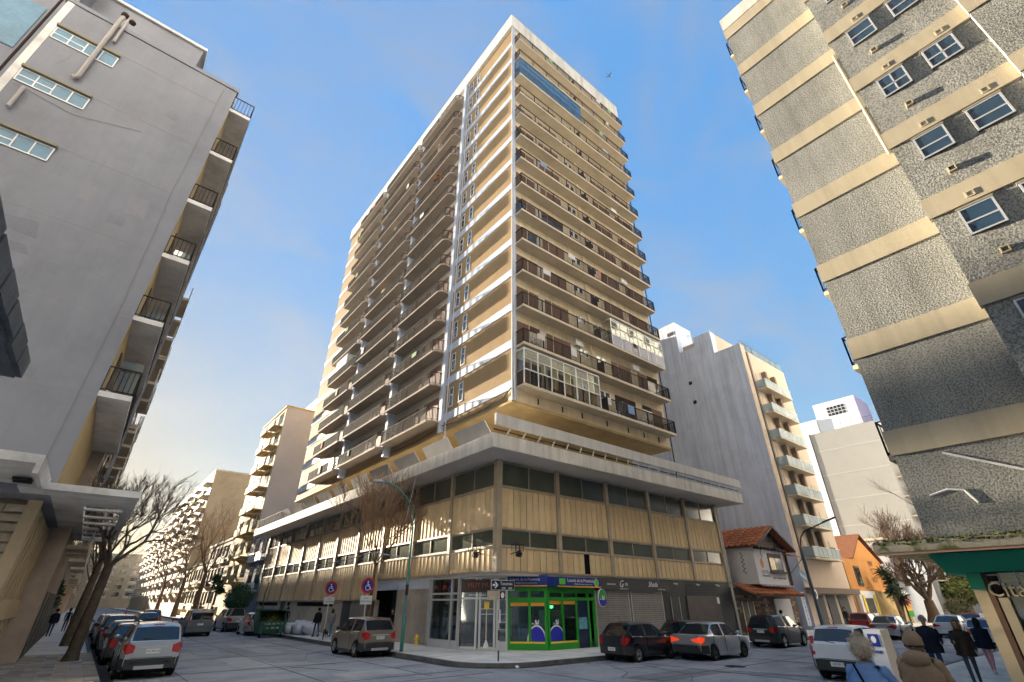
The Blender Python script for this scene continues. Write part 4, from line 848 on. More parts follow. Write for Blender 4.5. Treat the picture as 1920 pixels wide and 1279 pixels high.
# left street, left side
block('apartment_block', 'rose grey block with many balconies next to the plaster corner building', -16, -1.2, 30.4, 64, 21.8, bgr, '+x', 6, .85, 4.5, railm=win_pale, every=3.4, base=char_m)
block('apartment_block', 'far cream block of balconies on the left side of the left street', -16, -1.4, 64, 104, 21.6, bgc, '+x', 6, .8, 4.2)
block('apartment_block', 'distant tall block beyond the row on the left side of the left street', -18, -1.7, 118, 160, 24.5, bgr, '+x', 7, .6, 4.2)
RP_ = thing('shadow_slabs', 'stacked slabs added over a distant left street block to shade the right wall', 'shadow caster', (-5, 140, 24.8))
for a_, b_ in ((29.4, 30.7), (30.95, 31.9)): add('slab', B(-2.2, -1.7, 119, 159, a_, b_), bgr, RP_)  # added slabs, spaced to cast bands of shade on the pebble wall
for i in range(6): add('post', B(-8.5, -8.1, 120+i*7.4, 120.4+i*7.4, 24.8, 29.4), bgr, RP_); add('post', B(-2.6, -2.2, 120+i*7.4, 120.4+i*7.4, 24.8, 29.4), bgr, RP_)
block('apartment_block', 'most distant block on the left side of the left street', -18, -1.7, 160, 215, 28, bgc, '+x', 8, .6, 4.2)
block('apartment_block', 'low building between the two distant blocks of the left street', -16, -1.5, 104, 118, 12, bgc, '+x', 3, .6, 3.6)
# left street, right side
HB = block('townhouse', 'narrow blue grey house with white balconies next to the podium', 16.1, 30, 67.2, 75.2, 10.2, bgb, '-x', 2, .5, 3.4, slabm=white_f, railm=white_f, every=3.6)
PT = block('party_wall_tower', 'tall block with a bare grey side wall and yellow balconies behind the podium', 16.1, 40, 75.3, 89, 28.8, bgy, '-x', 8, 1.2, 4.5, slabm=bgy, railm=bgy, every=4.4)
add('side_wall', B(16.12, 40, 75.2, 75.3, .1, 28.8), bgg, PT)
add('roof_room', B(21, 34, 78, 86, 28.8, 32.5), bgg, PT)
block('townhouse', 'old three storey house with tall shuttered windows down the left street', 16.1, 34, 89.2, 108, 11, bgc, '-x', 3, .4, 1.2, every=2.7, railm=rail_m)
block('townhouse', 'low ochre house beyond the old three storey house', 16.1, 34, 108, 130, 8.5, bgy, '-x', 2, .4, 1.2, every=3)
FB = block('apartment_block', 'large sunlit cream block with rows of balconies far down the left street', 16.1, 44, 131, 192, 29.6, bgc, '-x', 9, 1.3, 4, every=3.8)
add('side_panel', B(24, 31, 130.93, 130.99, 4, 26), bgg, FB)
block('apartment_block', 'cream block closing the right side of the left street in the haze', 16.1, 44, 196, 260, 26, bgc, '-x', 8, 1.2, 4, every=4.2)
# right street, far side
GB = thing('grey_seamed_building', 'grey building with a blank wall crossed by pale horizontal seams down the right street', 'building', (96, 21.1, 0))
gs = mat('seam_wall', (.25, .25, .24), .85, .03, .3, dirt=.05)
add('wall', B(96, 120, 20.7, 31, .1, 29.4), gs, GB)
for i in range(6): add('seam', B(95.97, 96, 20.7, 31, 5+i*4.2, 5.16+i*4.2), mat('pale_seam', (.31, .31, .30), .85, 0), GB)
add('gutter', B(95.9, 96.0, 30.9, 31.05, .1, 29.5), rail_m, GB)
gsl = B(97, 108, 19.6, 20.68, 0, .2).mesh('balcony', peach)
for i in range(8): o = inst('balcony', gsl, GB, (0, 0, 5+i*3)); add('railing', B(97, 108, 19.6, 19.66, 5.2+i*3, 6.1+i*3), white_f, o)
add('roof_rail', railing(MB(), [(96.1, 20.8), (96.1, 25.5)], 1, 29.4, 1.5, .4), rail_m, GB)
WT = thing('white_roof_block', 'bright white building with a square roof room behind the grey seamed building', 'building', (100, 32, 0))
wt = mat('bright_white', (.52, .54, .58), .8, .05, .4)
add('wall', B(120.5, 134, 24, 50, .1, 36), wt, WT); add('roof_room', B(121, 130, 28, 36.5, 36, 43.0), wt, WT); add('roof_step', B(120.6, 132, 36.6, 41, 36, 39.5), wt, WT); add('side_face', B(121, 130, 27.9, 28, 36, 43), mat('lilac_wall', (.42, .36, .5), .8, .05), WT)
m = MB()
for i in range(5):
    for j in range(3): m.box(120.93, 120.999, 30.3+i*.75, 30.85+i*.75, 39.6+j*.75, 40.15+j*.75)
add('grille', m, dark_m, WT); add('window', B(120.4, 120.49, 33.5, 35.3, 34.0, 35.2), dark_m, WT)
OH = thing('orange_house', 'orange house with a pitched tile roof and dark wall letters down the right street', 'house', (68, 21.1, 0))
orm = mat('orange_render', (.50, .24, .08), .85, .08, 1)
add('wall', B(64, 76, 21.3, 30, .1, 6.6), orm, OH); add('gable_wall', MB().prism([(67,21.28,6.6),(76,21.28,6.6),(71,21.28,9.0)], (0,.3,0)), orm, OH)
rt_ = mat('old_tiles', (.16, .07, .04), .85, .25, 3); add('roof', MB().prism([(66.6,21.0,6.6),(71,21.0,9.4),(71,30,9.4),(66.6,30,6.6)], (0,0,.15)), rt_, OH); add('roof', MB().prism([(71,21.0,9.4),(76.6,21.0,6.5),(76.6,30,6.5),(71,30,9.4)], (0,0,.15)), rt_, OH)
for i, s_ in enumerate(('VIVI', 'TU', 'HOY')): text('lettering', s_, .85, (72.2, 21.2, 6.3-i*.85), blk_t, OH)
w = add('window', B(66.5, 68, 21.2, 21.29, 3.9, 5.9), wood, OH); add('pane', B(66.7, 67.8, 21.15, 21.2, 4.1, 5.7), win_glass, w)
YS = thing('yellow_kiosk', 'white shop front with yellow pillars beside the orange house', 'shop front', (67, 21, 0)); add('wall', B(64.5, 69.5, 20.9, 21.25, .1, 3.4), wh, YS); add('window', B(66, 68.2, 20.85, 20.9, 1.3, 2.7), char_m, YS); add('pillar', B(65.2, 65.7, 20.8, 20.9, .1, 3.0), yel_m, YS); add('pillar', B(68.6, 69.1, 20.8, 20.9, .1, 3.0), yel_m, YS)
GW = thing('garden_wall', 'sunlit rough yellow garden wall beside the bare tree', 'wall', (74, 20.9, 0)); add('body', B(69.6, 80, 20.9, 21.3, .1, 3.5), mat('rough_yellow', (.5, .37, .18), .9, .25, 1, dirt=.3), GW)
block('apartment_block', 'low white building behind the bare tree on the right street', 80, 95.8, 21.2, 40, 9.5, wt, '-y', 2, 0, 3.4, every=4)
block('apartment_block', 'brown brick building partly hidden by the green tree', 121, 134, 20.5, 40, 13, mat('bg_brick', (.30, .13, .06), .85, .12, .5), '-y', 3, .4, 3.6)
block('apartment_block', 'pale balconied block far down the right street', 134.5, 160, 20.4, 40, 18, bgg, '-y', 5, .9, 3.6, slabm=wt)
block('apartment_block', 'farthest cream block down the right street', 161, 215, 20.4, 40, 15, bgc, '-y', 4, .9, 3.6)
# ------------------------------------------------------------------ added unseen blocks behind and beside the viewpoint; sunlit north fronts bounce light
def add_bounce_block(label, x0, x1, y0, y1, h, m_):
    t = thing('bounce_block', label, 'building', ((x0+x1)/2, y1, 0), 0, 'unseen blocks added to bounce sunlight')
    add('wall', B(x0, x1, y0, y1, .1, h), m_, t); w = MB()
    for f in range(int((h-6)/3)):
        for i in range(int((x1-x0)/4)): w.box(x0+1.2+i*4, x0+2.8+i*4, y1, y1+.04, 5+f*3, 6.4+f*3)
    add('windows', w, win_glass, t, kind='stuff')
pale = mat('bounce_render', (.70, .70, .70), .85, .08, .4)
add_bounce_block('unseen pale block added at the near left corner to bounce sunlight', -34, -1.95, -24, 2.9, 50, pale)
add_bounce_block('unseen pale block added behind the pebble clad building to bounce sunlight', 18, 60, -60, -24, 62, pale)
add_bounce_block('unseen pale block added across the street behind to bounce sunlight', -40, -1.95, -90, -45, 55, pale)
add_bounce_block('unseen pale block added along the right street to bounce sunlight', 44, 110, -20, 2.9, 42, pale)

# unseen block added to shade the white side wall, then blocks closing both streets
block('apartment_block', 'unseen tall block added behind the corner tower to shade the white side wall', 38.5, 56, 46, 66, 36.5, bgg, '-y', 9, 0, 4)
block('apartment_block', 'distant block closing the far end of the left street', -30, 40, 300, 330, 22, bgc, '-y', 6, .6, 4, every=5)
block('apartment_block', 'distant block closing the far end of the right street', 300, 330, -40, 60, 20, bgc, '-x', 6, .6, 4, every=5)
block('apartment_block', 'hazy block beyond the last block on the left side of the left street', -20, -1.7, 218, 290, 20, bgr, '+x', 6, .6, 4, every=5)
# ------------------------------------------------------------------ vehicles
tyre_m = mat('tyre_rubber', (.018, .018, .018), .85, .1, 4); rim_m = mat('alloy', (.45, .46, .47), .3, .05, 2, metal=.8); rimd_m = mat('dark_alloy', (.10, .10, .105), .35, 0, metal=.7)
car_glass = glass('car_glass', (.012, .016, .02), .03, 1.6, .0); plast_m = mat('black_plastic', (.03, .031, .033), .6, .1, 3)
red_l = mat('tail_lamp', (.42, .012, .012), .18, .15, 6, spec=.7, coat=.6); red_on = mat('tail_lamp_lit', (.75, .06, .015), .2, 0, emit=.10); plate_m = mat('plate_white', (.7, .7, .7), .5, 0)
def paint(name, c, metal=.0, rough=.28): return mat('paint_' + name, c, rough, .03, .8, metal=metal, spec=.5, coat=.8)
P_ = dict(silver=paint('silver', (.44, .46, .50), .55), white=paint('white', (.66, .69, .74)), black=paint('black', (.010, .011, .014)), grey=paint('grey', (.10, .10, .105), .4), beige=paint('beige', (.26, .22, .175), .5),
          red=paint('red', (.42, .02, .025)), van=paint('slate', (.13, .15, .18), .4), pickup=paint('light_silver', (.36, .36, .38), .4), dgreen=paint('deep_blue', (.018, .022, .03), .3), taupe=paint('taupe', (.20, .18, .155), .45))
WH = {}
def wheel_meshes(r, w, dark):
    key = (r, w, dark)
    if key in WH: return WH[key]
    ty = MB(); ty.lathe([(r*.62, -w/2), (r*.93, -w/2), (r, -w*.36), (r, w*.36), (r*.93, w/2), (r*.62, w/2)], 28, 'y')
    rm = MB(); rm.lathe([(1e-4, -w*.30), (r*.16, -w*.38), (r*.18, -w*.22)], 14, 'y'); rm.lathe([(r*.55, -w*.42), (r*.64, -w*.5), (r*.64, w*.3), (r*.55, w*.3), (r*.55, -w*.42)], 28, 'y')
    for i in range(5):
        a = 2*math.pi*i/5
        for da in (-.13, .13): rm.bar((r*.12*math.cos(a), -w*.3, r*.12*math.sin(a)), (r*.58*math.cos(a+da), -w*.36, r*.58*math.sin(a+da)), r*.085, w*.12, up=(0, 1, 0))
    bk = MB(); bk.lathe([(1e-4, -w*.1), (r*.56, -w*.1)], 20, 'y')
    WH[key] = (ty.mesh('tyre', tyre_m, True), rm.mesh('rim', rimd_m if dark else rim_m, True), bk.mesh('brake_disc', plast_m)); return WH[key]
SPEC = dict(  # L, W, H, wheel r, axle front from front, axle rear from rear, belt, roof start (rear), roof end (front), windscreen base x, rear glass base dx, deck z, bonnet z
    suv=dict(L=4.25, W=1.78, H=1.64, r=.345, fa=.86, ra=.84, belt=1.03, rg0=.10, rg1=.52, rf1=.30, wf=1.02, hood=.98, rise=.06),
    hatch=dict(L=3.95, W=1.70, H=1.48, r=.31, fa=.80, ra=.72, belt=.93, rg0=.10, rg1=.60, rf1=.25, wf=1.02, hood=.90, rise=.06),
    mpv=dict(L=3.75, W=1.66, H=1.58, r=.30, fa=.76, ra=.66, belt=.98, rg0=.06, rg1=.42, rf1=.30, wf=1.12, hood=.95, rise=.05),
    sedan=dict(L=4.3, W=1.73, H=1.47, r=.31, fa=.82, ra=.92, belt=.93, rg0=.62, rg1=1.25, rf1=.28, wf=1.02, hood=.90, rise=.05),
    van=dict(L=4.3, W=1.80, H=1.83, r=.31, fa=.84, ra=.72, belt=1.12, rg0=.03, rg1=.16, rf1=.45, wf=1.25, hood=1.05, rise=.0),
    pickup=dict(L=5.2, W=1.90, H=1.82, r=.38, fa=.92, ra=1.15, belt=1.15, rg0=1.55, rg1=1.80, rf1=.10, wf=.95, hood=1.12, rise=.0))
def car(kind, color, loc, rz, label, name='parked_car', lit=False, dark_rim=False, plate=None, rails=False, group=None, cat='car', detail=True, hi_lamp=False, band=None):
    s = SPEC[kind]; Ln, Wd, H, r = s['L'], s['W'], s['H'], s['r']; xr, xf = -Ln/2, Ln/2; ax_f, ax_r = xf - s['fa'], xr + s['ra']
    t = thing(name, label, cat, loc, rz, group); pm = P_[color]; ra = r + .055
    g0, g1, g2, g3 = xr + s['rg0'], xr + s['rg1'], xf - s['wf'] - s['L']*.16 - s['rf1']*0, xf - s['wf']   # rear glass base / roof rear / roof front / windscreen base
    g2 = g3 - .72
    xs = set()
    for c_ in (ax_f, ax_r):
        for i in range(-8, 9): xs.add(round(c_ + ra*math.sin(math.pi/2*i/8), 4))
    for i in range(27): xs.add(round(xr + Ln*i/26, 4))
    for v in (g0, g1, g2, g3, xr+.04, xr+.12, xf-.04, xf-.12, (g1+g2)/2-.05, (g1+g2)/2+.05): xs.add(round(v, 4))
    xs = sorted(xs); xs = [x for i, x in enumerate(xs) if i == 0 or x - xs[i-1] > .012]
    def lerp(a, b, f): return a + (b-a)*max(0, min(1, f))
    def sm(f): f = max(0, min(1, f)); return f*f*(3-2*f)
    rows = []; info = []
    for x in xs:
        e = 1 - .13*sm((abs(x) - (Ln/2-.55))/.55)**1.5 - .02*abs(x)/(Ln/2); 
        if x < 0 and kind in ('van',): e = 1 - .05*sm((abs(x)-(Ln/2-.3))/.3)
        w = Wd/2*e; belt = s['belt'] + s['rise']*(-x/(Ln/2))
        zb = .21 + .09*sm((abs(x)-(Ln/2-.5))/.5)
        for c_ in (ax_f, ax_r):
            if abs(x-c_) < ra: zb = max(zb, r + math.sqrt(max(0, ra*ra-(x-c_)**2)) - .02)
        if x <= g0: top = belt if s['rg0'] < .3 else belt + .03*sm((x-xr)/.2)
        elif x < g1: top = lerp(belt, H-.03, (x-g0)/(g1-g0))
        elif x < g2: top = H - .03 + .03*math.sin(math.pi*(x-g1)/(g2-g1))
        elif x < g3: top = lerp(H-.03, s['hood']+.02, (x-g2)/(g3-g2))
        else: top = s['hood'] - .20*sm((x-g3)/(xf-g3))**2
        if x >= g3: belt = min(belt, top-.03)
        belt = min(belt, top)
        gh = top - belt; f = gh/(H-s['belt'])
        tum = (.19 if kind != 'van' else .09)*f
        zm = zb + (belt-zb)*.5
        row = [(w*.93, zb), (w*.985, zb+(belt-zb)*.14), (w, zm), (w*.985, belt-.07*(belt-zb)), (w*.955, belt),
               (w*.94-tum*.86*Wd/1.7, belt+gh*.86), (w*.89-tum*1.05*Wd/1.7, belt+gh*.965+.0), (w*.60-tum*.5, top-.004), (0, top+.012*min(1, f*3))]
        rows.append([(x, y, z) for y, z in row]); info.append((x, f))
    nr = 9; n = len(xs)
    full = [rw + [(x, -y, z) for x, y, z in rw[-2::-1]] for rw in rows]; m_ = 2*nr - 1
    vs = [p for rw in full for p in rw]
    body, side, wind, rear = [], [], [], []
    mid = (g1+g2)/2
    for i in range(n-1):
        xa, xb = xs[i], xs[i+1]; xm = (xa+xb)/2
        for j in range(m_-1):
            q = (i*m_+j, i*m_+j+1, (i+1)*m_+j+1, (i+1)*m_+j); jj = j if j < nr-1 else m_-2-j
            if jj == 4 and g0+.22 < xm < g3-.12 and info[i][1] > .12 and abs(xm-mid) > .05 and (kind != 'van' or xm > mid) and not (kind in ('hatch', 'suv', 'mpv', 'sedan') and xm < g1+.0 and info[i][1] < .55): side.append(q)
            elif jj in (6, 7) and g2+.04 < xm < g3-.03: wind.append(q)
            elif jj in (6, 7) and g0+.03 < xm < g1-.07: rear.append(q)
            else: body.append(q)
    body.append(tuple(range(m_))[::-1]); body.append(tuple((n-1)*m_+j for j in range(m_)))
    def sub(name, faces, mt, sm_=True, push=0):
        used = sorted({i for f_ in faces for i in f_}); mp_ = {k: i for i, k in enumerate(used)}
        return add(name, MB().add([vs[k] for k in used], [[mp_[k] for k in f_] for f_ in faces]), mt, t, local=True, smooth=sm_, ang=28, fix=True)
    sub('body', body, pm); 
    L_s = [q for q in side if vs[q[0]][1] > 0]; R_s = [q for q in side if vs[q[0]][1] < 0]
    if L_s: sub('side_window', L_s, car_glass)
    if R_s: sub('side_window', R_s, car_glass)
    sub('windscreen', wind, car_glass); sub('rear_window', rear, car_glass)
    add('underbody', MB().box(xr+.25, xf-.25, -Wd/2+.22, Wd/2-.22, .16, .5).box(ax_r+ra, ax_f-ra, -Wd/2+.06, Wd/2-.06, .2, .45), dark_m, t, local=True)
    ty, rm, bk = wheel_meshes(r, .2, dark_rim)
    for cx in (ax_f, ax_r):
        for sy in (-1, 1):
            w_ = inst('wheel', ty, t, (cx, sy*(Wd/2-.105), r), (0, 0, 0 if sy < 0 else math.pi), local=True); inst('rim', rm, w_, (0, 0, 0), local=True); inst('brake_disc', bk, w_, (0, 0, 0), local=True)
    # rear: bumper, lamps, plate
    zb_ = .30; wr = Wd/2*.86; be = s['belt']+s['rise']
    low = plast_m if kind in ('suv', 'pickup') or band else pm
    bp = MB(); hw = Wd/2; pr = [(-hw*1.005, xr+.46), (-hw*.945, xr+.14), (-hw*.78, xr-.05), (hw*.78, xr-.05), (hw*.945, xr+.14), (hw*1.005, xr+.46)]
    hb = .60 if kind != 'pickup' else .72
    vs_ = [(x, y, z) for z in (zb_, hb) for y, x in pr]; bp.add(vs_, [(i, i+1, 7+i, 6+i) for i in range(5)] + [(0,1,2,3,4,5), (6,7,8,9,10,11)]); add('rear_bumper', bp, low, t, local=True, smooth=True)
    if kind == 'suv': add('skid_plate', MB().box(xr-.075, xr-.04, -wr*.55, wr*.55, .30, .40), mat('grey_trim', (.4, .4, .41), .4, .05), t, local=True)
    if band: add('bumper_grille', MB().box(xr-.055, xr-.044, -wr*.66, wr*.66, .36, .52), plast_m, t, local=True)
    rl2 = red_on if lit else red_l
    for sy in (-1, 1):
        if kind == 'van' or hi_lamp: pts = [(xr-.012, sy*wr*1.0, be-.30), (xr-.012, sy*wr*.86, be-.30), (xr+.06, sy*wr*.88, be+.22), (xr+.06, sy*wr*1.0, be+.22)]
        elif kind == 'sedan': pts = [(xr-.015, sy*wr*1.0, be-.30), (xr-.015, sy*wr*.42, be-.22), (xr-.015, sy*wr*.42, be-.16), (xr-.015, sy*wr*1.0, be-.07)]
        else: pts = [(xr-.015, sy*wr*1.0, be-.36), (xr-.015, sy*wr*.72, be-.32), (xr-.015, sy*wr*.70, be-.12), (xr-.01, sy*wr*.98, be-.03)]
        lp = MB().prism(pts, (.10, 0, 0)); lp.prism([(xr+.0, sy*(wr+.015), be-.34), (xr+.24, sy*(wr+.095), be-.20), (xr+.26, sy*(wr+.085), be-.08), (xr+.0, sy*(wr-.01), be-.05)], (0, -sy*.05, 0))
        add('tail_light', lp, rl2, t, local=True)
        add('reflector', MB().box(xr-.05, xr+.02, sy*wr*.62-.1, sy*wr*.62+.1, .47, .50), red_l, t, local=True)
        hl = MB().prism([(xf-.02, sy*wr*.95, .62), (xf-.02, sy*wr*.55, .64), (xf-.06, sy*wr*.55, .76), (xf-.12, sy*wr*.98, .80)], (-.12, 0, 0)); add('headlight', hl, mat('headlamp', (.6, .6, .62), .15, 0, spec=.8), t, local=True)
        mr = MB().ball((g3-.28, sy*(Wd/2+.08), be+.05), .11, 6, (.7, 1, .75)); mr.bar((g3-.22, sy*Wd/2*.9, be), (g3-.28, sy*(Wd/2+.06), be+.04), .05); add('mirror', mr, pm if color != 'beige' else plast_m, t, local=True, smooth=True)
        for hx in (mid-.25, mid+.62): add('door_handle', MB().bar((hx, sy*(Wd/2+.005), be-.12), (hx+.17, sy*(Wd/2+.005), be-.12), .03), pm if color == 'black' else alu_m, t, local=True)
        dl = MB()
        for dx in (mid, g3-.1, mid-.95): dl.bar((dx, sy*(Wd/2+.0), .36), (dx, sy*(Wd/2-.006), be-.03), .012, .012)
        add('door_seam', dl, dark_m, t, local=True)
        add('sill', MB().box(ax_r+ra+.02, ax_f-ra-.02, sy*(Wd/2-.04)-.03, sy*(Wd/2-.04)+.03, .19, .30), plast_m if kind in ('suv', 'pickup') else pm, t, local=True)
    add('tailgate_seam', MB().box(xr-.004, xr+.02, -wr*.8, wr*.8, .615, .628), dark_m, t, local=True)
    add('number_plate', MB().box(xr-(.06 if kind in ('hatch', 'mpv') else .02)-.006, xr-.004, -.2, .2, (.42 if kind in ('hatch', 'mpv', 'sedan') else .74), (.55 if kind in ('hatch', 'mpv', 'sedan') else .87)), plate_m, t, local=True)
    if plate:
        zp = .485 if kind in ('hatch', 'mpv', 'sedan') else .805
        text('plate_lettering', plate, .085, (xr-(.068 if kind in ('hatch', 'mpv') else .028), 0, zp), blk_t, t, -math.pi/2, .001, local=True)
    if kind == 'suv' : add('chrome_strip', MB().box(xr-.02, xr, -.42, .42, .90, .94), alu_m, t, local=True)
    if kind != 'pickup': add('brake_lamp', MB().box(g1-.06, g1-.02, -.16, .16, H-.075, H-.05), red_l, t, local=True)
    add('rear_wiper', MB().bar((g0+.03, -.05, be+.04), (g0+.06, .35, be+.10), .02), plast_m, t, local=True) if kind in ('suv', 'hatch', 'mpv') else None
    if rails:
        for sy in (-1, 1): add('roof_rail', MB().tube([(g1+.1, sy*Wd*.345, H-.04), (g1+.2, sy*Wd*.345, H+.045), (g2-.1, sy*Wd*.345, H+.045), (g2, sy*Wd*.345, H-.04)], .022, 6), plast_m, t, local=True)
    add('aerial', MB().bar((g1+.15, 0, H-.02), (g1-.05, 0, H+.22), .012), plast_m, t, local=True)
    if kind == 'van': add('door_split', MB().box(xr-.012, xr, -.012, .012, .62, H-.12), dark_m, t, local=True); add('rear_pane', MB().box(xr-.012, xr+.03, -Wd*.38, -.08, be+.02, H-.25).box(xr-.012, xr+.03, .08, Wd*.38, be+.02, H-.25), car_glass, t, local=True)
    return t
UP, RT = math.pi/2, 0.
g1_, g2_ = 'cars parked along the left kerb', 'cars parked along the podium kerb'
car('suv', 'silver', (2.55, 24.9, 0), UP, 'silver sport utility car with roof rails, nearest of the left kerb row', rails=True, plate='AA 896 LB', group=g1_, dark_rim=True)
car('hatch', 'grey', (2.35, 30.3, 0), UP, 'dark grey hatchback right behind the silver utility car', group=g1_)
car('hatch', 'taupe', (2.35, 35.2, 0), UP, 'brown grey hatchback, third of the left kerb row', group=g1_)
car('suv', 'black', (2.3, 40.2, 0), UP, 'black car, fourth of the left kerb row', group=g1_)
car('mpv', 'white', (2.35, 47.5, 0), UP, 'white small car at the far end of the left kerb row', group=g1_)
car('hatch', 'grey', (2.35, 53.5, 0), UP, 'distant grey car beyond the white small car on the left kerb', group=g1_)
car('van', 'van', (7.9, 50.0, 0), UP, 'slate grey panel van driving away up the left street', 'panel_van', cat='van')
car('hatch', 'black', (5.6, 62, 0), UP, 'dark car ahead of the panel van', 'moving_car')
car('suv', 'grey', (6.6, 70, 0), UP, 'far dark car well ahead of the panel van', 'moving_car')
car('pickup', 'pickup', (11.6, 55.6, 0), UP+.03, 'light silver pickup truck parked by the far podium kerb', 'pickup_truck', group=g2_, cat='pickup')
car('mpv', 'silver', (11.75, 48.2, 0), UP, 'small silver car with tall tail lights parked between pickup and green skip', group=g2_, hi_lamp=True)
car('suv', 'beige', (11.75, 26.6, 0), UP, 'beige metallic crossover car parked beside the green lamp post', group=g2_, plate='KZB 123')
g3_ = 'cars along the right street'
car('hatch', 'black', (20.9, 16.35, 0), RT, 'glossy black hatchback parked in front of the roller shutters', group=g3_, plate='LVR 207', band=True)
car('hatch', 'dgreen', (25.3, 16.35, 0), RT, 'dark hatchback half hidden behind the silver sedan', group=g3_)
car('sedan', 'silver', (24.05, 14.6, 0), RT, 'silver sedan with brake lights lit pulling out into the right street', 'moving_car', lit=True, dark_rim=True, group=g3_, band=True)
car('suv', 'black', (33.4, 15.75, 0), RT, 'black crossover car parked by the tiled house', group=g3_, plate='MHT 551')
car('mpv', 'white', (21.95, 7.75, 0), RT, 'white small hatchback parked in the right foreground behind the walking couple', plate='LIS 951', hi_lamp=True, band=True, group=g3_)
car('mpv', 'red', (50.0, 16.2, 0), RT, 'red small car parked by the white balcony building', group=g3_)
car('sedan', 'silver', (46.5, 13.6, 0), RT, 'pale sedan behind the white foreground hatchback', 'moving_car', group=g3_)
car('sedan', 'white', (52.0, 11.2, 0), RT, 'white sedan driving in the middle of the right street', 'moving_car', group=g3_)
car('hatch', 'red', (62.0, 11.6, 0), RT, 'red hatchback ahead of the white sedan', 'moving_car', group=g3_)
car('suv', 'black', (72, 11.6, 0), RT, 'dark car beyond the red hatchback', 'moving_car', group=g3_)
car('suv', 'grey', (80, 8.0, 0), RT, 'grey car with its kerb beside the distant pedestrians', group=g3_)
car('hatch', 'white', (43.0, 7.6, 0), RT, 'white car parked behind the woman in pink trousers', group=g3_)
# ------------------------------------------------------------------ people and the dog
skin_m = mat('skin', (.42, .24, .17), .55, .06, 8); skin2 = mat('skin_tan', (.34, .18, .12), .55, .06, 8)
cm = lambda n, c, r=.85: mat('cloth_' + n, c, r, .14, 5, bump=.35, bsc=22)
CL_ = dict(navy=cm('navy', (.012, .016, .03)), black=cm('black', (.012, .012, .014)), jeans=cm('jeans', (.03, .065, .15)), greyj=cm('grey_jeans', (.07, .085, .10)), sky=cm('sky_blue', (.20, .31, .52)), tan=cm('tan', (.34, .22, .13)), pink=cm('pink', (.62, .30, .34)),
           brown=cm('brown', (.045, .033, .03)), shoe=cm('shoe', (.02, .018, .017)), white=cm('white_shoe', (.65, .65, .65)), grey=cm('grey', (.23, .22, .24)), lblue=cm('light_jeans', (.16, .25, .33)), red=cm('red', (.5, .03, .02)), dgrey=cm('dark_grey', (.05, .05, .06)))
hair_m = dict(black=cm('hair_black', (.012, .01, .009)), brown=cm('hair_brown', (.07, .04, .02)), blond=cm('hair_blond', (.26, .16, .06)), grey=cm('hair_grey', (.30, .29, .28)), fur=cm('fur_trim', (.60, .47, .33)))
DG = None
def skinned(name, V, E, RD, root=0, sub=2):
    me = bpy.data.meshes.new(name); me.from_pydata([tuple(v) for v in V], E, []); o = bpy.data.objects.new(name, me); COL.objects.link(o)
    md = o.modifiers.new('skin', 'SKIN'); md.branch_smoothing = .6; md.use_smooth_shade = True
    for i, r in enumerate(RD):
        sv_ = me.skin_vertices[0].data[i]; sv_.radius = r if hasattr(r, '__len__') else (r, r); sv_.use_root = i == root
    o.modifiers.new('sub', 'SUBSURF').levels = sub
    dg = bpy.context.evaluated_depsgraph_get(); dg.update(); m2 = bpy.data.meshes.new_from_object(o.evaluated_get(dg)); bpy.data.objects.remove(o); return m2
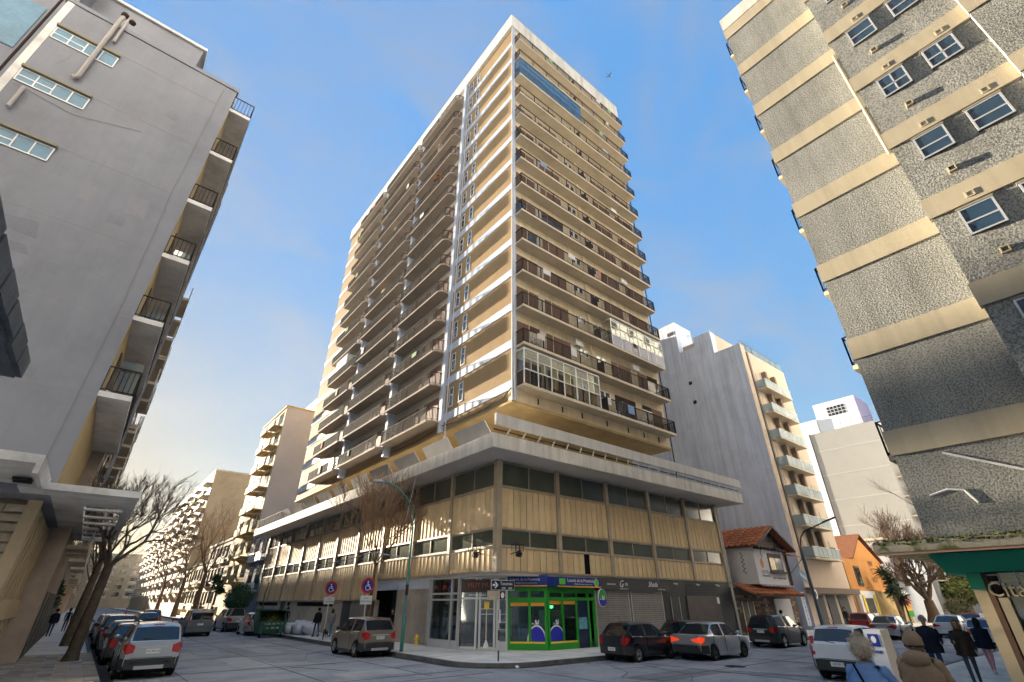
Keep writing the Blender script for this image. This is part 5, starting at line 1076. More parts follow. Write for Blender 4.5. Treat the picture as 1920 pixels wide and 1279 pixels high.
def person(label, loc, rz, h=1.72, top='navy', bottom='jeans', shoe='shoe', hair='black', hairlen=0, arms=((.15, .1, .25), (-.15, .1, .25)), legs=((.3, .15), (-.3, .25)), lean=0., coat=None, hem=.72, hood=None, near=False, group=None, headturn=0., fat=1., bag=None, skn=None, face=False):
    s = h/1.75; V, E, RD, BN = [], [], [], []
    t = thing('person', label, 'person', loc, rz, group)
    def P(x, y, z): return Vector((x + lean*max(0, z-.93), y, z))
    def jt(p, r, par, kind):
        V.append(p); RD.append(r); i = len(V)-1
        if par is not None: E.append((par, i)); BN.append((par, i, kind))
        return i
    pel = jt(P(0, 0, .95), (.125*fat, .155*fat), None, 'bottom'); be = jt(P(0, 0, 1.10), (.115*fat, .14*fat), pel, 'top'); ch = jt(P(.01, 0, 1.29), (.115*fat, .16*fat), be, 'top'); nb_ = jt(P(0, 0, 1.43), (.075, .10), ch, 'top')
    nk = jt(P(.012, 0, 1.49), .056, nb_, 'skin'); h1 = jt(P(.035, 0, 1.55), (.078, .070), nk, 'skin'); h2 = jt(P(.025, 0, 1.64), (.103, .086), h1, 'skin'); h3 = jt(P(.01, 0, 1.72), (.074, .066), h2, 'skin')
    if near or face: jt(P(.118, 0, 1.635), .012, h2, 'skin')
    ends = []
    for sy, (sw, out_, bend) in zip((1, -1), arms):
        sh = jt(P(0, sy*.175*max(1, fat*.95), 1.40), .062*fat, nb_, 'top'); d = Vector((math.sin(sw)*math.cos(out_), sy*math.sin(out_), -math.cos(sw)*math.cos(out_))); el_p = V[sh] + d*.29; el = jt(el_p, .048*fat, sh, 'top')
        a2 = sw + bend; d2 = Vector((math.sin(a2)*math.cos(out_*.3), sy*math.sin(out_*.3) - sy*.12*math.sin(min(bend, 1.2)), -math.cos(a2)*math.cos(out_*.3))).normalized(); wp = el_p + d2*.25; wr = jt(wp, .032, el, 'top'); pa = jt(wp + d2*.06, (.038, .022), wr, 'skin')
        sd_ = Vector((1, 0, 0)) if abs(d2.x) < .8 else Vector((0, 0, 1)); sd_ = (sd_ - d2*sd_.dot(d2)).normalized(); nn = d2.cross(sd_)*(-sy)
        kn = jt(wp + d2*.095, (.036, .018), pa, 'skin')
        for q, ln in ((-.027, .062), (-.009, .075), (.009, .07), (.027, .055)):
            f1 = jt(wp + d2*.12 + sd_*q, .0095, kn, 'skin'); jt(wp + d2*(.12+ln*.75) + sd_*q + nn*(ln*.3), .0075, f1, 'skin')
        th = jt(wp + d2*.075 + sd_*.045, .011, pa, 'skin'); jt(wp + d2*.115 + sd_*.062 + nn*.015, .009, th, 'skin'); ends.append((V[sh].copy(), el_p, wp, d2))
    for sy, (sw, kb) in zip((1, -1), legs):
        hp = jt(Vector((0, sy*.085, .88)), .083*fat, pel, 'bottom'); d = Vector((math.sin(sw), 0, -math.cos(sw))); kp = V[hp] + d*.42; kn = jt(kp, .058, hp, 'bottom'); a2 = sw - kb; d2 = Vector((math.sin(a2), 0, -math.cos(a2))); ap = kp + d2*.40; an = jt(ap, .043, kn, 'bottom')
        f = Vector((math.cos(a2*.6), 0, math.sin(a2*.6)*.8)); he = jt(ap + Vector((-.01, 0, -.05)), .04, an, 'shoe'); bl = jt(ap + f*.12 + Vector((0, 0, -.055)), (.042, .028), he, 'shoe'); jt(ap + f*.19 + Vector((0, 0, -.06)), (.032, .018), bl, 'shoe')
    zmin = min(v.z - .028 for v in V); V = [Vector((v.x, v.y, v.z - zmin))*s for v in V]
    me = skinned('person_body', V, E, [tuple(q*s for q in r) if hasattr(r, '__len__') else r*s for r in RD], 0, 2 if near else 1)
    ms = {'top': CL_[top], 'bottom': CL_[bottom], 'skin': skn or skin_m, 'shoe': CL_[shoe]}; order = list(ms)
    for k_ in order: me.materials.append(ms[k_])
    seg = [(V[a], V[b], order.index(k_)) for a, b, k_ in BN]
    for f in me.polygons:
        c = f.center; best = None
        for a, b, k_ in seg:
            ab = b-a; u = max(0, min(1, (c-a).dot(ab)/max(1e-9, ab.length_squared))); dd = (c-(a+ab*u)).length
            if best is None or dd < best[0]: best = (dd, k_)
        f.material_index = best[1]; f.use_smooth = True
    inst('body', me, t, local=True)
    sc = lambda p: Vector((p.x, p.y, p.z - zmin))*s
    hc = V[h2]
    if coat:
        m = MB(); NR, NS = 22, 32; z1 = 1.46
        for i in range(NR+1):
            f = i/NR; z = z1 + (hem - z1)*f; c = sc(P(0, 0, z)); 
            rx = (.09 + .085*math.sin(min(1, f*3.2)*math.pi/2) + .035*f)*fat; ry = (.10 + .125*math.sin(min(1, f*3.6)*math.pi/2) + .02*f)*fat
            for j in range(NS):
                a = 2*math.pi*j/NS; fo = 1 + .05*math.sin(5*a + 3*f) * f + .025*math.sin(9*a+7*f*3) + .03*math.sin(19*f + 3*a + 2*math.sin(2*a))
                m.v.append(tuple(c + Vector((rx*math.cos(a)*fo, ry*math.sin(a)*fo, .01*math.sin(3*a)*f))*s))
        for i in range(NR):
            for j in range(NS): m.f.append([i*NS+j, i*NS+(j+1) % NS, (i+1)*NS+(j+1) % NS, (i+1)*NS+j]); m.m.append(0)
        m.f.append(list(range(NS))); m.m.append(0)
        for a, b, c, d in ends:
            a, b, c, d = sc(a), sc(b), sc(c), d*s; pts = [a + Vector((0, 0, .02))*s]; rr = [.075*s]
            for q in range(1, 6): pts.append(a.lerp(b, q/5.5)); rr.append((.078-.004*q+(.007 if q % 2 else 0))*s*fat)
            for q in range(0, 6): pts.append(b.lerp(c, q/5)); rr.append((.062-.003*q+(.007 if q % 2 else 0))*s*fat)
            m.tube(pts, rr, 10)
        add('coat', m, CL_[coat], t, local=True, smooth=True, ang=80)
        add('collar', MB().tube([tuple(sc(P(.02+.085*math.cos(a), .095*math.sin(a), 1.465+.012*math.cos(a))) ) for a in [2*math.pi*i/14 for i in range(15)]], .03*s, 6), CL_[coat], t, local=True, smooth=True)
    # hair or hood
    m = MB(); m.ball((0, 0, 0), 1, 10); R3 = Vector((.122, .108, .132))*s
    vs_ = []
    for x, y, z in m.v:
        q = Vector((x*R3.x, y*R3.y, z*R3.z)); w = 1 + .05*math.sin(13*x+9*z)*math.sin(11*y)
        q = q*w + Vector((-.018, 0, .022))*s
        if x > .25 and z < .45: q = q*.55 + Vector((-.04*s, 0, .0))
        if hairlen and z < -.1 and x < .3: q.z -= hairlen*s*(-z)*(1 if x < .1 else .6); q.y *= 1.12
        elif z < -.45: q *= .6
        vs_.append(tuple(hc + q))
    m.v = vs_; add('hair', m, hair_m[hair], t, local=True, smooth=True, ang=80)
    if face or near:
        for sy in (-1, 1): add('eye', MB().ball(tuple(hc + Vector((.083, sy*.032, .005))*s), .011*s, 5), black_m, t, local=True)
        add('mouth', MB().box(hc.x+.075*s, hc.x+.088*s, hc.y-.024*s, hc.y+.024*s, hc.z-.068*s, hc.z-.060*s), mat('lips', (.3, .1, .09), .5, 0), t, local=True)
    if hood:
        m = MB(); m.ball((0, 0, 0), 1, 10); m.v = [tuple(hc + Vector((x*.15 - .02, y*.14, z*.155 + .03 if z > -.5 else z*.11))*s*(1+.05*math.sin(9*y+7*z))) for x, y, z in m.v]
        if hood == 'fur':
            rf = random.Random(3); base = list(m.v)
            for q in range(900):
                p = Vector(rf.choice(base)); n_ = (p-hc).normalized(); n_ = (n_ + Vector((rf.uniform(-.7, .7), rf.uniform(-.7, .7), rf.uniform(-.7, .5)))).normalized(); p = p + Vector((rf.uniform(-.03, .03), rf.uniform(-.03, .03), rf.uniform(-.03, .03))); e = n_.orthogonal()*.006; m.add([p-e, p+e, p+n_*rf.uniform(.03, .06)], [(0,1,2)])
        add('hat', m, hair_m['fur'] if hood == 'fur' else CL_[hood], t, local=True, smooth=True, ang=80)
        if hood != 'fur': add('hat_band', MB().tube([tuple(hc + Vector((.118*math.cos(a)-.015, .115*math.sin(a), -.03))*s) for a in [2*math.pi*i/16 for i in range(17)]], .026*s, 6), CL_['brown'], t, local=True, smooth=True)
    return t, ends, sc
def at2(x, y, z=.13): return (x, y, z)
# foreground pair crossing away from the camera, arm in arm
person('woman in a light blue coat with a fur hat walking away in the right foreground', (9.35, 3.25, 0), .06, 1.72, 'sky', 'grey', 'shoe', 'blond', 0, ((.25, .35, .9), (.35, .5, .75)), ((.25, .1), (-.2, .25)), .10, 'sky', .62, 'fur', True, fat=1.12)
person('person in a tan hooded coat and cap walking away in the right foreground', (10.75, 2.95, 0), .02, 1.76, 'tan', 'brown', 'shoe', 'grey', 0, ((.45, .3, .9), (.1, .35, .5)), ((-.2, .2), (.25, .1)), .12, 'tan', .70, 'tan', True, fat=1.25)
m = MB(); m.ball((0, 0, 0), 1, 8, (.17, .2, .13)); add('hood_roll', m, CL_['tan'], bpy.data.objects[[o.name for o in bpy.data.objects if o.get('label', '').startswith('person in a tan')][0]], (-.03, 0, 1.46), smooth=True, local=True)
add('bag_strap', MB().tube([(-.1, .12, 1.47), (-.19, .02, 1.25), (-.19, -.12, 1.0), (-.1, -.24, .9)], .014, 6), CL_['black'], bpy.data.objects[[o.name for o in bpy.data.objects if o.get('label', '').startswith('woman in a light blue')][0]], local=True, smooth=True)
# couple walking towards the camera
FC = math.pi + .25
person('grey haired man in a dark jacket and blue jeans walking towards the camera', (20.55, 5.15, .13), FC, 1.74, 'navy', 'jeans', 'shoe', 'grey', 0, ((.1, .25, 1.3), (.1, .12, .3)), ((.22, .1), (-.2, .3)), .0, 'navy', .80, face=True, near=True, fat=1.1)
person('woman with long blond hair and faded jeans beside the grey haired man', (20.9, 4.45, .13), FC, 1.66, 'brown', 'greyj', 'shoe', 'blond', .2, ((.2, .2, .6), (.4, .2, 1.2)), ((-.22, .25), (.25, .1)), .03, 'brown', .78, face=True, near=True, fat=1.02)
person('woman in pink trousers and a dark hooded coat walking away along the shop', (24.9, 4.72, .13), -.05, 1.64, 'navy', 'pink', 'white', 'black', .12, ((.2, .15, .4), (-.2, .15, .3)), ((.3, .1), (-.3, .4)), .06, 'navy', .80, fat=1.0)
sb = MB(); sb.box(-.16, .16, -.05, .05, 0, .34); sb.tube([(-.09, 0, .34), (-.06, 0, .5), (.06, 0, .5), (.09, 0, .34)], .01, 5); add('shopping_bag', sb, CL_['lblue'], None, (20.25, 5.5, .62), label='pale shopping bag held by the grey haired man', cat='bag')
# by the podium
person('man in a black jacket and jeans walking on the podium pavement', (13.95, 39.6, .13), UP+.1, 1.78, 'black', 'jeans', 'shoe', 'black', 0, ((.2, .12, .3), (-.2, .12, .3)), ((.25, .1), (-.25, .3)), 0, 'black', .85)
person('person in a grey top and light jeans walking beside the man in black', (14.75, 39.0, .13), UP, 1.70, 'grey', 'lblue', 'shoe', 'brown', .06, ((-.2, .2, .3), (.2, .2, .4)), ((-.25, .3), (.25, .1)), 0, 'grey', .86)
person('person sitting hunched in the dark podium entrance', (16.75, 33.2, .45), math.pi+.4, 1.7, 'black', 'brown', 'shoe', 'black', .1, ((.7, .2, .9), (.7, .2, .9)), ((1.3, 1.4), (1.3, 1.4)), .25)
person('person in dark clothes behind the silver small car', (15.2, 51.2, .13), UP, 1.75, 'black', 'dgrey', 'shoe', 'black', 0, ((.2, .12, .3), (-.2, .12, .3)), ((.2, .1), (-.2, .3)), .1)
# dog on the podium pavement
dg_t = thing('dog', 'small dark dog trotting behind the man in black', 'dog', (14.35, 38.6, .13), UP)
DV = [(-.16, 0, .30), (0, 0, .29), (.15, 0, .32), (.23, 0, .41), (.27, 0, .46), (.36, 0, .43), (-.22, 0, .33), (-.30, 0, .43)]; DE = [(0,1),(1,2),(2,3),(3,4),(4,5),(0,6),(6,7)]; DR = [.085, .08, .1, .06, .06, .03, .03, .015]
for sy in (-1, 1):
    b = len(DV); DV += [(.15, sy*.06, .22), (.16, sy*.06, .12), (.15, sy*.06, .02), (.19, sy*.06, .012)]; DR += [.04, .022, .02, .018]; DE += [(2, b), (b, b+1), (b+1, b+2), (b+2, b+3)]
    b = len(DV); DV += [(-.15, sy*.06, .22), (-.12, sy*.06, .16), (-.20, sy*.06, .09), (-.19, sy*.06, .02), (-.15, sy*.06, .012)]; DR += [.05, .03, .02, .018, .016]; DE += [(0, b), (b, b+1), (b+1, b+2), (b+2, b+3), (b+3, b+4)]
    b = len(DV); DV += [(.25, sy*.05, .53)]; DR += [.018]; DE += [(4, b)]
me = skinned('dog_body', [Vector(v) for v in DV], DE, DR, 1, 1); me.materials.append(CL_['brown']); inst('body', me, dg_t, local=True)
# others further off
person('person in dark clothes walking far along the left pavement', (-.9, 52, .13), UP, 1.74, 'navy', 'jeans', 'shoe', 'black', 0, ((.3, .2, .3), (-.3, .2, .3)), ((.35, .1), (-.3, .4)), .05, 'navy', .85)
person('second dark figure far along the left pavement', (-.2, 60, .13), UP, 1.72, 'black', 'dgrey', 'shoe', 'brown', .05)
person('person in a red top in the distance of the left street', (5.2, 84, 0), 0, 1.7, 'red', 'dgrey', 'shoe', 'black')
person('person in a dark jacket bending over the black crossover car', (37.2, 17.0, 0), .6, 1.76, 'black', 'jeans', 'shoe', 'black', 0, ((.5, .2, .5), (.5, .2, .5)), ((.15, .1), (-.15, .2)), .35, 'black', .85)
person('person in black by the pillars of the white balcony building', (55.5, 19.6, .13), math.pi, 1.74, 'black', 'dgrey', 'shoe', 'black')
person('distant person in a red top among the cars of the right street', (58.5, 9.0, 0), math.pi, 1.72, 'red', 'jeans', 'shoe', 'black')
for i, (x, y, c) in enumerate(((60, 6.2, 'navy'), (63, 5.6, 'dgrey'), (66, 6.0, 'grey'), (69, 5.2, 'navy'))):
    person(('distant walker in navy nearest on the right pavement', 'distant walker in dark grey on the right pavement', 'distant walker in pale grey on the right pavement', 'farthest walker in navy on the right pavement')[i], (x, y, .13), random.choice((0, math.pi)), random.uniform(1.62, 1.8), c, 'jeans', 'shoe', 'brown', 0, group='walkers far down the right pavement')
# ------------------------------------------------------------------ trees and plants
bark = mat('bark', (.105, .082, .060), .95, .3, 4, bump=.9, bsc=16); twig_m = mat('twig', (.135, .095, .065), .9, .2, 4); bark2 = mat('bark_warm', (.16, .11, .07), .95, .3, 4, bump=.8, bsc=14)
def bare_tree(name, label, loc, trunk, h1, r0, spread, depth, seed, mt=bark, tm=twig_m, up=.25, fork=3, len0=None, twigs=2, start=None, shrink=.74, group=None, rmin=.006):
    rnd = random.Random(seed); t = thing(name, label, 'tree', loc, 0, group); big, small = MB(), MB()
    pts = [Vector(p) for p in trunk]; n = len(pts); rad = [r0*(1.25 if i == 0 else 1 - .35*i/(n-1)) for i in range(n)]
    big.tube(pts, rad, 12)
    def grow(p, d, l, r, k):
        q = p; ps = [p.copy()]; dd = d.copy(); ns = 4
        for i in range(ns):
            dd = (dd + Vector((rnd.uniform(-1, 1), rnd.uniform(-1, 1), rnd.uniform(-.6, 1)))*.17 + Vector((0, 0, up*.14))).normalized(); q = q + dd*l/ns; ps.append(q.copy())
        rr = [r*(1-.42*i/ns) for i in range(ns+1)]; (big if k > depth-2 else small).tube(ps, rr, 8 if k > depth-2 else (5 if k > 1 else 3), cap=False)
        if k <= 0: return
        m = fork if k > 1 else twigs
        for i in range(m):
            u = rnd.uniform(.45, 1) if i else 1.; b = ps[min(ns, max(1, round(u*ns)))]
            ax = dd.orthogonal().normalized(); ax.rotate(Matrix.Rotation(rnd.uniform(0, 2*math.pi), 3, dd)); nd = dd.copy(); nd.rotate(Matrix.Rotation(rnd.uniform(.25, spread), 3, ax))
            grow(b, nd, l*shrink*rnd.uniform(.75, 1.2), max(rmin, r*(.52 if i else .64)), k-1)
        if k <= 2:
            for i in range(5):
                b = ps[rnd.randint(1, ns)]; nd = (dd + Vector((rnd.uniform(-1, 1), rnd.uniform(-1, 1), rnd.uniform(-.2, 1)))*.9).normalized(); small.tube([b, b+nd*l*.28, b+nd*l*.5+Vector((0, 0, .06))], [rmin*1.1, rmin*.9, rmin*.5], 3, cap=False)
    tip = pts[-1]; d0 = (pts[-1]-pts[-2]).normalized(); L0 = len0 or h1
    for i in range(start or fork):
        a = 2*math.pi*i/(start or fork) + rnd.uniform(-.4, .4); nd = (d0*.9 + Vector((math.cos(a), math.sin(a), .1))*rnd.uniform(.35, .85)).normalized(); grow(tip - d0*.15*rnd.random(), nd, L0*rnd.uniform(.85, 1.15), rad[-1]*.5, depth)
    add('trunk', big, mt, t, local=True, smooth=True, ang=60, fix=False); add('crown', small, tm, t, local=True, fix=False); return t
bare_tree('street_tree', 'bare leaning street tree with a thick dark trunk on the left pavement', (.5, 30, .13), [(0,0,-.05),(.02,0,.3),(.05,0,1.2),(.08,.1,2.4),(.12,.1,3.6)], 2.2, .27, .75, 5, 3, tm=mat('twig_pale', (.19, .15, .115), .9, .2, 4), start=4, len0=1.5, shrink=.78, rmin=.008, twigs=1)
bare_tree('street_tree', 'bare tree right behind the nearest tree of the left pavement', (.25, 40.4, .13), [(0,0,-.05),(0,0,1.2),(.05,.1,2.8),(.1,.1,4.2)], 2.0, .26, .75, 4, 8, start=4, len0=2.0)
bare_tree('street_tree', 'bare tree further up the left pavement', (.3, 55, .13), [(0,0,-.05),(0,0,2),(.1,.1,4.2)], 2.2, .24, .8, 4, 9, start=4, len0=2.2)
bare_tree('street_tree', 'far bare tree on the left pavement', (.3, 76, .13), [(0,0,-.05),(0,0,2),(.1,.1,4.2)], 2.2, .24, .8, 4, 19, start=4, len0=2.4)
bare_tree('street_tree', 'slim pollarded bare tree in front of the podium side', (13.65, 30.35, .13), [(0,0,-.05),(0,.02,1.5),(.03,0,3.0),(.05,.05,4.2)], 1.7, .12, .75, 4, 12, bark2, mat('twig_warm', (.26, .18, .12), .9, .2, 4), up=.8, start=7, len0=2.0, shrink=.8, rmin=.015)
bare_tree('street_tree', 'tall bare tree glowing in the sun far on the podium side', (13.9, 92, .13), [(0,0,-.05),(0,0,3),(.1,.1,6)], 3.5, .4, .8, 4, 15, bark2, MT['twig_warm'], start=4, len0=4.2)
bare_tree('street_tree', 'second sunlit bare tree far on the podium side', (13.9, 112, .13), [(0,0,-.05),(0,0,3),(.1,.1,6)], 3.5, .4, .8, 4, 16, bark2, MT['twig_warm'], start=4, len0=4.4)
bare_tree('street_tree', 'most distant bare tree on the podium side', (13.9, 140, .13), [(0,0,-.05),(0,0,3),(.1,.1,6)], 3.5, .4, .8, 4, 17, bark2, MT['twig_warm'], start=4, len0=4.8)
bare_tree('street_tree', 'thin young tree by the far end of the podium', (13.7, 54.3, .13), [(0,0,0),(.05,0,1.6),(-.02,.03,2.8),(.15,.1,3.8)], 1, .07, .6, 2, 31, start=2, len0=.8)
bare_tree('spreading_tree', 'large bare round crowned tree with several stems on the right street', (82, 19.2, .13), [(0,0,-.1),(.1,0,.9),(.0,0,2.4)], 4, .75, .8, 5, 24, mat('bark_brown', (.085, .06, .042), .95, .3, 4, bump=.8, bsc=14), mat('twig_brown', (.075, .052, .038), .9, .2, 4), up=.45, start=7, len0=3.1, shrink=.76, rmin=.022, twigs=3)
bare_tree('street_tree', 'bare tree beside the right pavement far off', (64, 5.9, .13), [(0,0,-.05),(0,0,1.6),(.1,.1,3.2)], 2, .2, .8, 4, 26, start=4, len0=2.0)
bare_tree('street_tree', 'bare branches standing close to the pebble clad building', (44, 5.9, .13), [(0,0,-.05),(0,0,2.2),(.1,.1,4.6)], 2, .2, .7, 4, 36, start=4, len0=2.4)
def leafy(name, label, loc, blobs, leafm, nleaf, ls, trunk=None, seed=1, cat='tree', droop=0.):
    rnd = random.Random(seed); t = thing(name, label, cat, loc); m = MB()
    for i in range(nleaf):
        c, r = rnd.choice(blobs); v = Vector((rnd.gauss(0, 1), rnd.gauss(0, 1), rnd.gauss(0, 1))).normalized()*rnd.uniform(.35, 1)**.5
        p = Vector((c[0]+v.x*r[0], c[1]+v.y*r[1], c[2]+v.z*r[2])); a = Vector((rnd.uniform(-1, 1), rnd.uniform(-1, 1), rnd.uniform(-.6, .9)-droop)).normalized(); b = a.orthogonal().normalized(); b.rotate(Matrix.Rotation(rnd.uniform(0, 6.28), 3, a)); l = ls*rnd.uniform(.6, 1.3)
        m.add([p, p+a*l*.5+b*l*.28, p+a*l, p+a*l*.5-b*l*.28], [(0,1,2,3)])
    add('crown', m, leafm, t, local=True, fix=False)
    if trunk: add('trunk', MB().tube(*trunk, 8), bark2, t, local=True, smooth=True)
    return t
lf1 = mat('leaf_dark', (.028, .06, .022), .6, .35, 3); lf2 = mat('leaf_olive', (.10, .115, .022), .6, .35, 1.5); lf3 = mat('leaf_mid', (.04, .10, .03), .55, .3, 3)
leafy('evergreen_shrub', 'dark green shrub overhanging the left pavement wall', (-1.7, 48, .13), [((0,0,2.4),(.8,2.2,1.2)), ((-.2,2,1.8),(.6,2,.9)), ((0,-2,3),(.6,1.6,.8))], lf1, 5200, .22, ([(-.3,0,0),(-.2,0,1.6)], [.12,.06]), 2, 'shrub')
leafy('hedge', 'low planting along the left wall', (-1.85, 44, .13), [((0,0,.5),(.25,2.5,.4)), ((0,5,.6),(.25,2.5,.4))], lf3, 1600, .14, None, 3, 'hedge')
leafy('evergreen_shrub', 'glossy green street shrub beyond the pickup truck', (14.0, 66, .13), [((0,0,2.8),(1.4,1.6,1.2)), ((.3,2.5,2.3),(1.2,1.6,1)), ((-.2,-1.5,2.2),(1,1,.8))], lf3, 5200, .26, ([(0,0,0),(0,0,2)], [.1,.07]), 4, 'shrub')
leafy('evergreen_shrub', 'small green tree beyond the street shrub by the old house', (14.0, 80, .13), [((0,0,4.2),(.7,.7,.6)), ((.5,.3,3.5),(.5,.5,.4)), ((-.4,-.4,4.9),(.4,.5,.5))], lf3, 700, .34, ([(0,0,0),(0,0,4)], [.08,.05]), 5, 'shrub')
t = thing('yucca', 'dark green spiky yucca beside the orange house', 'plant', (70.5, 19.3, .13)); ry = random.Random(6); m = MB(); tr = MB()
for hx, hy, hz in ((0, 0, 4.3), (1.1, .2, 3.5), (-.9, -.1, 3.3), (.4, -.4, 2.6), (-.3, .3, 5.2)):
    tr.tube([(0, 0, 0), (hx*.4, hy*.4, hz*.55), (hx, hy, hz)], [.2, .15, .11], 7)
    for q in range(75):
        d = Vector((ry.gauss(0, 1), ry.gauss(0, 1), ry.gauss(.25, .8))).normalized(); l = ry.uniform(.8, 1.25); e = d.cross(Vector((0, 0, 1))).normalized()*.06; c = Vector((hx, hy, hz)); m.add([c-e, c+e, c+d*l*.6+e*.8+Vector((0, 0, -.05)), c+d*l+Vector((0, 0, -.25)), c+d*l*.6-e*.8+Vector((0, 0, -.05))], [(0,1,2,3,4)])
add('leaves', m, lf1, t, local=True, fix=False); add('trunk', tr, bark2, t, local=True, smooth=True)
leafy('leafy_tree', 'broad olive green tree on the right street', (100, 18.8, .13), [((0,0,4.6),(3.6,2.6,2.2)), ((2.5,0,3.6),(2.6,2,1.8)), ((-2.4,0,3.4),(2.2,2,1.6)), ((.5,0,6.2),(2,1.6,1.2))], lf2, 9000, .42, ([(0,0,0),(.2,0,2.5)], [.35,.25]), 7)
leafy('shrub', 'brown green bush at the foot of the olive green tree', (92, 18.6, .13), [((0,0,1.6),(2,1.4,1.1))], mat('leaf_brown', (.08, .075, .03), .7, .3, 3), 1800, .3, None, 8, 'shrub')

# ------------------------------------------------------------------ paving tiles of the left pavement
random.seed(2)
tl_c = [mat('tile_%d' % i, c, .85, .12, 5, bump=.2, bsc=30) for i, c in enumerate(((.40, .35, .28), (.34, .31, .27), (.43, .38, .32), (.26, .25, .24), (.47, .37, .27), (.30, .28, .27), (.38, .35, .31)))]
pv = [o for o in bpy.data.objects if o.name.startswith('pavement')][1]; WL[pv] = Vector((0, 0, 0))
tme = {(w, i): B(.006, w-.006, .006, .394, 0, .02).mesh('paving_tile', tl_c[i]) for w in (.4, .8) for i in range(7)}
nt_ = 0
for r_ in range(30):
    y = 22.0 + r_*.4; x = -1.9
    while x < .95 and nt_ < 298:
        wide = random.random() < (.18 if x < -.2 else .06) and x < .5; w = .8 if wide else .4
        col = (random.choice((0, 2, 2, 0, 4)) if -.3 < x < .75 else random.choice((1, 3, 5, 6, 6))) if random.random() < .78 else random.randrange(7)
        if x > .7: col = random.choice((4, 0, 3, 4))
        if not (abs(x+.2-.55) < .4 and abs(y+.2-30) < .5): inst('paving_tile', tme[(w, col)], pv, (x, y, .125+random.uniform(-.003, .006))); nt_ += 1
        x += w

# ------------------------------------------------------------------ street furniture
gpost = mat('green_post', (.05, .22, .19), .5, .15, 3, dirt=.25)
t = thing('street_lamp', 'green painted street lamp with a long curved arm at the podium kerb', 'street lamp', (13.3, 25.2, .13))
m = MB(); m.tube([(13.3, 25.2, .13), (13.3, 25.2, 1.6), (13.3, 25.22, 1.7), (13.3, 25.25, 6.0)], [.095, .09, .065, .06], 10); arc = [(13.3 - 2.1*(1-math.cos(a)), 25.25, 6.0 + 2.15*math.sin(a)) for a in [math.pi/2*i/10 for i in range(11)]]; m.tube(arc, .045, 8); add('post', m, gpost, t, smooth=True)
m = MB(); m.ball((10.95, 25.25, 8.13), .3, 8, (1.2, .5, .35)); add('lamp_head', m, mat('lamp_grey', (.35, .36, .38), .4, .1), t, smooth=True); add('sleeve', MB().tube([(13.3, 25.22, 2.6), (13.3, 25.22, 3.1)], .08, 10), rail_m, t, smooth=True)
t = thing('street_lamp', 'dark street lamp with a bent arm in front of the white balcony building', 'street lamp', (45.5, 17.9, .13))
m = MB(); m.tube([(45.5, 17.9, .13), (45.5, 17.9, 2.6), (45.5, 17.9, 6.4)], [.13, .11, .07], 10); add('post', m, mat('blue_grey_post', (.08, .11, .15), .5, .15), t, smooth=True); add('arm', MB().tube([(45.5, 17.9, 6.4), (45.5, 17.75, 7.0), (45.5, 17.3, 7.5), (45.5, 15.2, 8.15)], .05, 8), rail_m, t, smooth=True); add('lamp_head', MB().bar((45.5, 15.7, 8.02), (45.5, 14.7, 8.3), .22, .1), rail_m, t)
t = thing('street_sign', 'corner street name sign on a black and white striped pole', 'street sign', (14.36, 18.64, .13))
for i in range(8): add('pole_band', MB().tube([(14.36, 18.64, .13+i*.37), (14.36, 18.64, .13+(i+1)*.37)], .032, 10), black_m if i % 2 == 0 and i < 5 else fascia_m, t, smooth=True)
dk = mat('sign_dark', (.012, .016, .03), .4, .1)
m = MB().box(13.88, 15.2, 18.59, 18.61, 2.74, 3.14); add('name_plate', m, white_t, t); add('name_face', B(13.9, 15.18, 18.583, 18.589, 2.76, 3.12), dk, t); text('lettering', 'Tucumán', .19, (14.72, 18.578, 3.0), white_t, t); text('lettering', '2500    2600', .12, (14.75, 18.578, 2.82), white_t, t)
m = MB(); m.add([(13.95,18.58,2.9),(14.1,18.58,2.9),(14.05,18.58,3.05),(14.13,18.58,3.05),(14.25,18.58,2.94),(14.13,18.58,2.82),(14.05,18.58,2.82),(14.1,18.58,2.98),(13.95,18.58,2.98)], [(0,1,7,8)]); m.poly([(14.05,18.58,3.07),(14.13,18.58,3.07),(14.27,18.58,2.94),(14.13,18.58,2.81),(14.05,18.58,2.81),(14.15,18.58,2.94)]); add('arrow', m, white_t, t, fix=False)
pl_ = B(13.72, 14.72, 18.63, 18.65, 2.36, 2.72); pl_m = mat('sign_beige', (.5, .42, .32), .6, .25, 6); o = add('second_plate', pl_, pl_m, t); add('second_face', B(14.4, 14.68, 18.622, 18.629, 2.39, 2.70), dk, o)
add('emblem', MB().poly([(14.54+.1*math.cos(2*math.pi*i/14), 18.618, 2.54+.12*math.sin(2*math.pi*i/14)) for i in range(14)]), white_t, o); add('sticker', B(14.33, 14.43, 18.6, 18.605, 1.5, 2.0), white_t, t)
rs = mat('sign_red', (.55, .02, .02), .4, 0); bs_ = mat('sign_blue', (.01, .025, .25), .4, 0)
